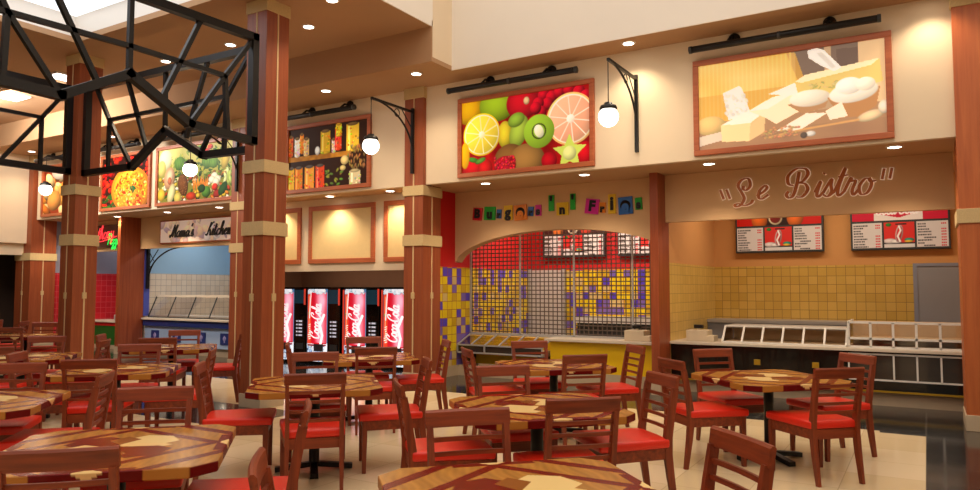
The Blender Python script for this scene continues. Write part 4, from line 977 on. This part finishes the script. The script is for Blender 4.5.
MB().box(-19.78, -17.08, 11.26, 12.0, .69, .73, .004).build('worktop', M['counter'], e)
MB().box(-19.78, -17.08, 11.31, 11.95, 0.10, .60).build('front', M['green'], e)
MB().box(-19.78, -17.08, 11.30, 11.95, .60, .69).build('red_band', M['red'], e)
MB().box(-19.78, -17.08, 11.29, 11.95, 0, .10).build('plinth', M['base'], e)
e = empty('cooking_pot', (-18.3, 11.65, .73), 'low grey pot on the pizza counter', 'pot')
m = MB(); m.lathe((-18.3, 11.65, .73), [(0, 0), (.32, 0), (.34, .03), (.34, .15), (.30, .18), (0, .19)], 28); m.build('pot_body', M['steel'], e)
m = MB(); m.tube([(-18.36, 11.65, .915), (-18.34, 11.65, .95), (-18.26, 11.65, .95), (-18.24, 11.65, .915)], .012, 6); m.build('lid_handle', M['black'], e)

# ================================================================== TABLES
def inlay(x, y, edge=None):
    """colour of the inlaid top at (x, y) for arrays"""
    tan, red, cream, brown = (np.array(c, float) for c in ((172, 118, 52), (112, 5, 2), (232, 200, 134), (140, 82, 34)))
    H_ = .555
    g = np.sin(x * 160 + np.sin(y * 22) * 2.0) * .04 + np.sin(x * 61 + y * 9) * .05
    col = np.repeat(tan[None], x.size, 0).reshape(x.shape + (3,)) * (1 + g)[..., None]
    def put(m, c): col[m] = c
    d = np.abs(x) + np.abs(y)
    put((d > .74) & (d < .83), red)
    put(np.abs(d - .49) < .042, red)
    mx = np.maximum(np.abs(x), np.abs(y)); mn = np.minimum(np.abs(x), np.abs(y))
    put((mx > .50) & (mn < .20), red)
    put((mx > .515) & (mn < (mx - .505) * 1.4), cream)
    for k in range(4):
        a = math.pi / 4 + k * math.pi / 2
        u = x * math.cos(a) + y * math.sin(a); v = np.abs(-x * math.sin(a) + y * math.cos(a))
        put((u > .02) & (v < u * .85) & (v < .135) & (u + .45 * v < .335), cream if k % 2 == 0 else red)
        a = k * math.pi / 2
        u = x * math.cos(a) + y * math.sin(a); v = np.abs(-x * math.sin(a) + y * math.cos(a))
        put((u > .05) & (v < (u - .05) * .16 * 4) & (v < (.27 - u) * .9) & (u < .27), cream if k % 2 == 0 else brown)
    return col
def table_top_mesh():
    H_, cc = .555, .11; n = 520
    ang = sorted(set([2 * math.pi * i / n for i in range(n)] + [s * math.atan2(H_ - cc, H_) + q * math.pi / 2 for s in (1, -1) for q in range(4)]))
    ang = [a % (2 * math.pi) for a in ang]; ang.sort(); ang = np.array(ang); n = len(ang)
    bd = np.minimum(H_ / np.maximum(np.abs(np.cos(ang)), np.abs(np.sin(ang))), (2 * H_ - cc) / (np.abs(np.cos(ang)) + np.abs(np.sin(ang))))
    f = np.concatenate([np.linspace(.0, 1, 92)[1:] * .992]); rings = [(k, .76) for k in f] + [(1.0, .755), (1.0, .742), (1.0, .73), (1.0, .712), (.99, .705)]
    V = [(0, 0, .76)]; Cc = [inlay(np.zeros(1), np.zeros(1))[0]]
    for k, z in rings:
        xx = bd * np.cos(ang) * k; yy = bd * np.sin(ang) * k
        c = inlay(xx, yy)
        if z < .757:
            mx = np.maximum(np.abs(xx), np.abs(yy)); mn = np.minimum(np.abs(xx), np.abs(yy)); c = np.repeat(np.array([[176., 116, 50]]), n, 0)
            c[mn < .24] = (100, 16, 14); c[mn > H_ - cc - .01] = (100, 16, 14); c[mn < .07 * max(0, (z - .712) / .048)] = (226, 190, 126)
        V += list(zip(xx, yy, [z] * n)); Cc += list(c)
    V.append((0, 0, .705)); Cc.append(np.array((90, 50, 24.)))
    F = [(0, 1 + i, 1 + (i + 1) % n) for i in range(n)]
    for r in range(len(rings) - 1):
        a = 1 + r * n; b = a + n
        F += [(a + i, b + i, b + (i + 1) % n, a + (i + 1) % n) for i in range(n)]
    a = 1 + (len(rings) - 1) * n
    F += [(a + (i + 1) % n, a + i, len(V) - 1) for i in range(n)]
    me = bpy.data.meshes.new('table_top'); me.from_pydata([tuple(map(float, v)) for v in V], [], F)
    ca = me.color_attributes.new('Col', 'FLOAT_COLOR', 'POINT')
    arr = np.concatenate([lin(np.clip(np.array(Cc), 0, 255)), np.ones((len(V), 1))], 1)
    ca.data.foreach_set('color', arr.ravel().astype(np.float32)); me.materials.append(M['inlay']); me.update()
    return me
TT = table_top_mesh()
m = LMB(); m.lathe((0, 0, 0), [(0, .705), (.16, .705), (.16, .69), (.045, .68), (.045, .07), (.07, .05), (0, .05)], 20); TP = m.build('pedestal', M['black']).data
m = LMB()
for k in range(4):
    a = k * math.pi / 2
    m.sweep([(.03 * math.cos(a), .03 * math.sin(a), .055), (.33 * math.cos(a), .33 * math.sin(a), .022)], [(-.035, -.02), (.035, -.02), (.03, .02), (-.03, .02)])
TB = m.build('foot', M['black']).data
m = LMB()
for sx in (-1, 1): m.box(sx * .3 - .03, sx * .3 + .03, -.38, .38, .685, .706)
TR = m.build('underframe', M['chairwood']).data
for o in [o for o in COL.objects if o.data in (TP, TB, TR)]: bpy.data.objects.remove(o)
def inst(name, data, parent):
    o = bpy.data.objects.new(name, data); COL.objects.link(o); o.parent = parent; return o

# ================================================================== CHAIRS
CH = {}
m = LMB()
for b in ((-.255, .255, .285, .31, .365, .445), (-.215, .215, -.215, -.19, .365, .445)): m.box(*b)
for sx in (-1, 1): m.bar((sx * .205, -.2, .405), (sx * .245, .3, .405), .024, .08)
m.prism([(-.215, -.2), (.215, -.2), (.255, .3), (-.255, .3)], 'z', .435, .447); CH['seat_frame'] = (m, 'railwood')
m = LMB(); bm = bmesh.new(); bmesh.ops.create_cube(bm, size=1)
for v in bm.verts: v.co = Vector((v.co.x * (.50 + .08 * v.co.y), v.co.y * .565 + .066, v.co.z * .066 + .478))
bmesh.ops.bevel(bm, geom=bm.edges[:], offset=.018, segments=3, affect='EDGES', profile=.5)
bmesh.ops.subdivide_edges(bm, edges=[e_ for e_ in bm.edges if e_.calc_length() > .2], cuts=4, use_grid_fill=True)
for v in bm.verts:
    if v.co.z > .485: v.co.z += .010 * (1 - (v.co.x / .23) ** 2) * (1 - ((v.co.y - .058) / .28) ** 2)
m.bm(bm, True); CH['seat_cushion'] = (m, 'vinyl')
legs = []
for sx in (-1, 1):
    m = LMB(); m.sweep([(sx * .240, .295, .44), (sx * .240, .295, .30), (sx * .242, .299, 0)], [(-.022, -.022), (.022, -.022), (.022, .022), (-.022, .022)], up=(0, 1, 0), scale=[1, .98, .74]); legs.append(m)
    m = LMB(); P_ = [(sx * .205, -.262, 0), (sx * .205, -.225, .25), (sx * .205, -.208, .40), (sx * .205, -.212, .52), (sx * .207, -.240, .70), (sx * .209, -.272, .87)]
    m.sweep(P_, [(-.017, -.028), (.017, -.028), (.017, .028), (-.017, .028)], up=(0, 1, 0), scale=[.72, .95, 1.05, 1.0, .92, .85]); legs.append(m)
def ly(z): return -.212 - (z - .52) * .172
m = LMB(); vs = []; K = 10
for i in range(K + 1):
    x = -.232 + i * .464 / K; bow = -.014 * (1 - (x / .232) ** 2)
    for z, t in ((.862, -.013), (.862, .013), (.94, .015), (.951, .006), (.951, -.006), (.94, -.015)):
        vs.append((x, ly(z) + bow + t, z))
fs = []
for i in range(K):
    for j in range(6): fs.append((i * 6 + j, i * 6 + (j + 1) % 6, (i + 1) * 6 + (j + 1) % 6, (i + 1) * 6 + j))
fs += [tuple(range(5, -1, -1)), tuple(range(K * 6, K * 6 + 6))]
m.add(vs, fs); CH['top_rail'] = (m, 'railwood')
slats = []
for z in (.80, .727, .654, .581):
    m = LMB(); m.sweep([(-.20, ly(z) + .004, z), (-.1, ly(z) - .006, z), (0, ly(z) - .010, z), (.1, ly(z) - .006, z), (.20, ly(z) + .004, z)], [(-.008, -.012), (.008, -.012), (.008, .012), (-.008, .012)]); slats.append(m)
def bake(mb, name, mat):
    o = mb.build(name, M[mat]); d = o.data; bpy.data.objects.remove(o); return d
CD = {k: bake(v[0], k, v[1]) for k, v in CH.items()}
LD = [bake(x, 'leg', 'chairwood') for x in legs]; SD = [bake(x, 'slat', 'railwood') for x in slats]
CHAIR0 = None
def chair(xm, ym, side, label):
    """(xm, ym): middle of the top rail; side: where the chair stands at its table"""
    global CHAIR0
    s = math.sqrt(.5); d = {'n': (-s, s), 'f': (s, -s), 'r': (-s, -s), 'l': (s, s)}[side]
    rz = math.atan2(-d[0], d[1]) + rnd(-.03, .03)
    loc = (xm + d[0] * .285, ym + d[1] * .285, 0)
    e = empty('dining_chair', loc, label, 'chair', 'red-cushioned wooden chairs around the tables', rz)
    for k, dt in CD.items(): inst(k, dt, e)
    for dt in LD: inst('leg', dt, e)
    for dt in SD: inst('slat', dt, e)
    return e
TABLES = {
 'T1': ((-1.313, 7.28), 'inlaid table in front of the black bistro counter', 'the table before the black bistro counter'),
 'T2': ((-2.418, 4.665), 'inlaid table in the middle right, between the front centre table and the burger stall table', 'the middle right table'),
 'T3': ((-3.557, 7.268), 'inlaid table nearest the yellow burger counter', 'the table by the yellow burger counter'),
 'T4': ((-1.43, 2.65), 'inlaid table at the bottom centre edge, closest to the viewer', 'the bottom centre table'),
 'T5': ((-4.68, 4.76), 'inlaid table at centre left in front of the free-standing column base', 'the centre left table'),
 'T6': ((-5.86, 6.87), 'inlaid table right in front of the vending machines', 'the table before the vending machines'),
 'T7': ((-3.70, 2.317), 'large inlaid table at the bottom left with its glossy top in full view', 'the large bottom left table'),
 'T8': ((-7.23, 4.49), 'inlaid table on the left, second row behind the bottom left table', 'the left table of the second row'),
 'T9': ((-9.27, 6.58), 'inlaid table before the pale blue kitchen counter', 'the table before the blue kitchen counter'),
 'T10': ((-6.1, 2.65), 'inlaid table cut by the left edge, left of the bottom left table', 'the table cut by the left edge'),
 'T11': ((-9.55, 4.7), 'inlaid table at the left edge in front of the free-standing left column', 'the left edge table before the column'),
 'T12': ((-13.75, 6.85), 'far inlaid table left of the free-standing left column', 'the far table beyond the left column'),
 'T13': ((-15.85, 6.85), 'farthest inlaid table at the left edge of the view', 'the farthest table at the left edge')}
for k, (c, lb, _) in TABLES.items():
    e = empty('dining_table', (c[0], c[1], 0), lb, 'table', 'square inlaid tables with cut corners', R(45))
    inst('table_top', TT, e); inst('pedestal', TP, e); inst('foot', TB, e); inst('underframe', TR, e)
SIDE = {'n': 'cushioned near side chair seen from behind at ', 'f': 'cushioned far side chair facing the viewer at ', 'r': 'cushioned right-hand chair facing left at ', 'l': 'cushioned left-hand chair facing right at '}
RAIL = {'T1n': (-.6285, 6.58), 'T1r': (-.60, 8.01), 'T1f': (-1.985, 7.93), 'T1l': (-2.038, 6.593), 'T2n': (-1.763, 4.01), 'T2f': (-3.07, 5.317), 'T2r': (-1.7325, 5.4145), 'T2l': (-3.16, 4.02),
 'T3n': (-2.89, 6.59), 'T3f': (-4.2155, 7.94), 'T3l': (-4.27, 6.6), 'T3r': (-2.85, 7.94), 'T4f': (-2.133, 3.323), 'T4r': (-.7225, 3.35), 'T4l': (-2.19, 1.93),
 'T5n': (-4.03, 4.095), 'T5f': (-5.3275, 5.43), 'T5l': (-5.40, 4.10), 'T5r': (-3.97, 5.47), 'T6n': (-5.22, 6.23), 'T6f': (-6.4665, 7.4715), 'T6r': (-5.176, 7.54), 'T6l': (-6.45, 6.1),
 'T7n': (-3.0385, 1.6445), 'T7f': (-4.366, 2.99), 'T7r': (-2.99, 2.98), 'T7l': (-4.375, 1.667), 'T8n': (-6.584, 3.823), 'T8f': (-7.87, 5.158), 'T8r': (-6.56, 5.15), 'T8l': (-7.893, 3.84),
 'T9n': (-8.657, 5.935), 'T9f': (-9.88, 7.22), 'T9r': (-8.45, 7.13), 'T9l': (-9.945, 5.93), 'T10r': (-5.40, 3.27), 'T10f': (-6.78, 3.31), 'T11r': (-8.875, 5.35), 'T11f': (-10.225, 5.35), 'T11n': (-8.875, 4.05),
 'T12n': (-13.05, 6.2), 'T12f': (-14.35, 7.48), 'T12r': (-13.1, 7.5), 'T13r': (-15.17, 7.5), 'T13f': (-16.5, 7.5)}
for k, (x, y) in RAIL.items(): chair(x, y, k[-1], 'red ' + SIDE[k[-1]] + TABLES[k[:-1]][2])

# ================================================================== LIGHT
def area(name, loc, sx, sy, e, col, rot=(0, 0, 0)):
    l = bpy.data.lights.new(name, 'AREA'); l.shape = 'RECTANGLE'; l.size = sx; l.size_y = sy; l.energy = e; l.color = col
    o = bpy.data.objects.new(name, l); COL.objects.link(o); o.location = loc; o.rotation_euler = rot
    return o
area('atrium_daylight', (-1.2, 3.0, 8.15), 9.5, 11, 240, (1, .93, .83))
area('skylight_daylight', (-9.9, 4.3, 5.98), 3.4, 4.0, 35, (.93, .96, 1))
area('drop_face_fill', (-16.0, 7.2, 5.4), 3.4, .6, 230, (1, .95, .88), (R(62), 0, 0))  # added fill without a fixture, tilted to whiten the left drop face
# lamps on the stall ceilings; the vending one is fill added to brighten the recess
for nm, x, y, w, e_, col in (('bistro', -1.3, 12.6, 3.2, 46, (1, .82, .58)), ('burger', -5.4, 12.7, 3.0, 88, (1, .88, .72)), ('kitchen', -14.8, 12.4, 3.2, 46, (1, .96, .92)), ('vending', -10.0, 11.3, 3.4, 14, (1, .8, .6)), ('pizza', -18.4, 12.4, 2.0, 16, (1, .92, .9))):
    area(nm + '_light', (x, y, 3.48 if nm != 'vending' else 2.33), w, .5, e_, col)
w = bpy.data.worlds.new('world'); SC.world = w; w.use_nodes = True
bg = w.node_tree.nodes['Background']; bg.inputs['Color'].default_value = (1, .80, .58, 1); bg.inputs['Strength'].default_value = .2
SC.view_settings.view_transform = 'Standard'; SC.view_settings.look = 'None'; SC.view_settings.gamma = 1; SC.view_settings.exposure = .12
try: SC.view_settings.use_curve_mapping = False
except Exception: pass
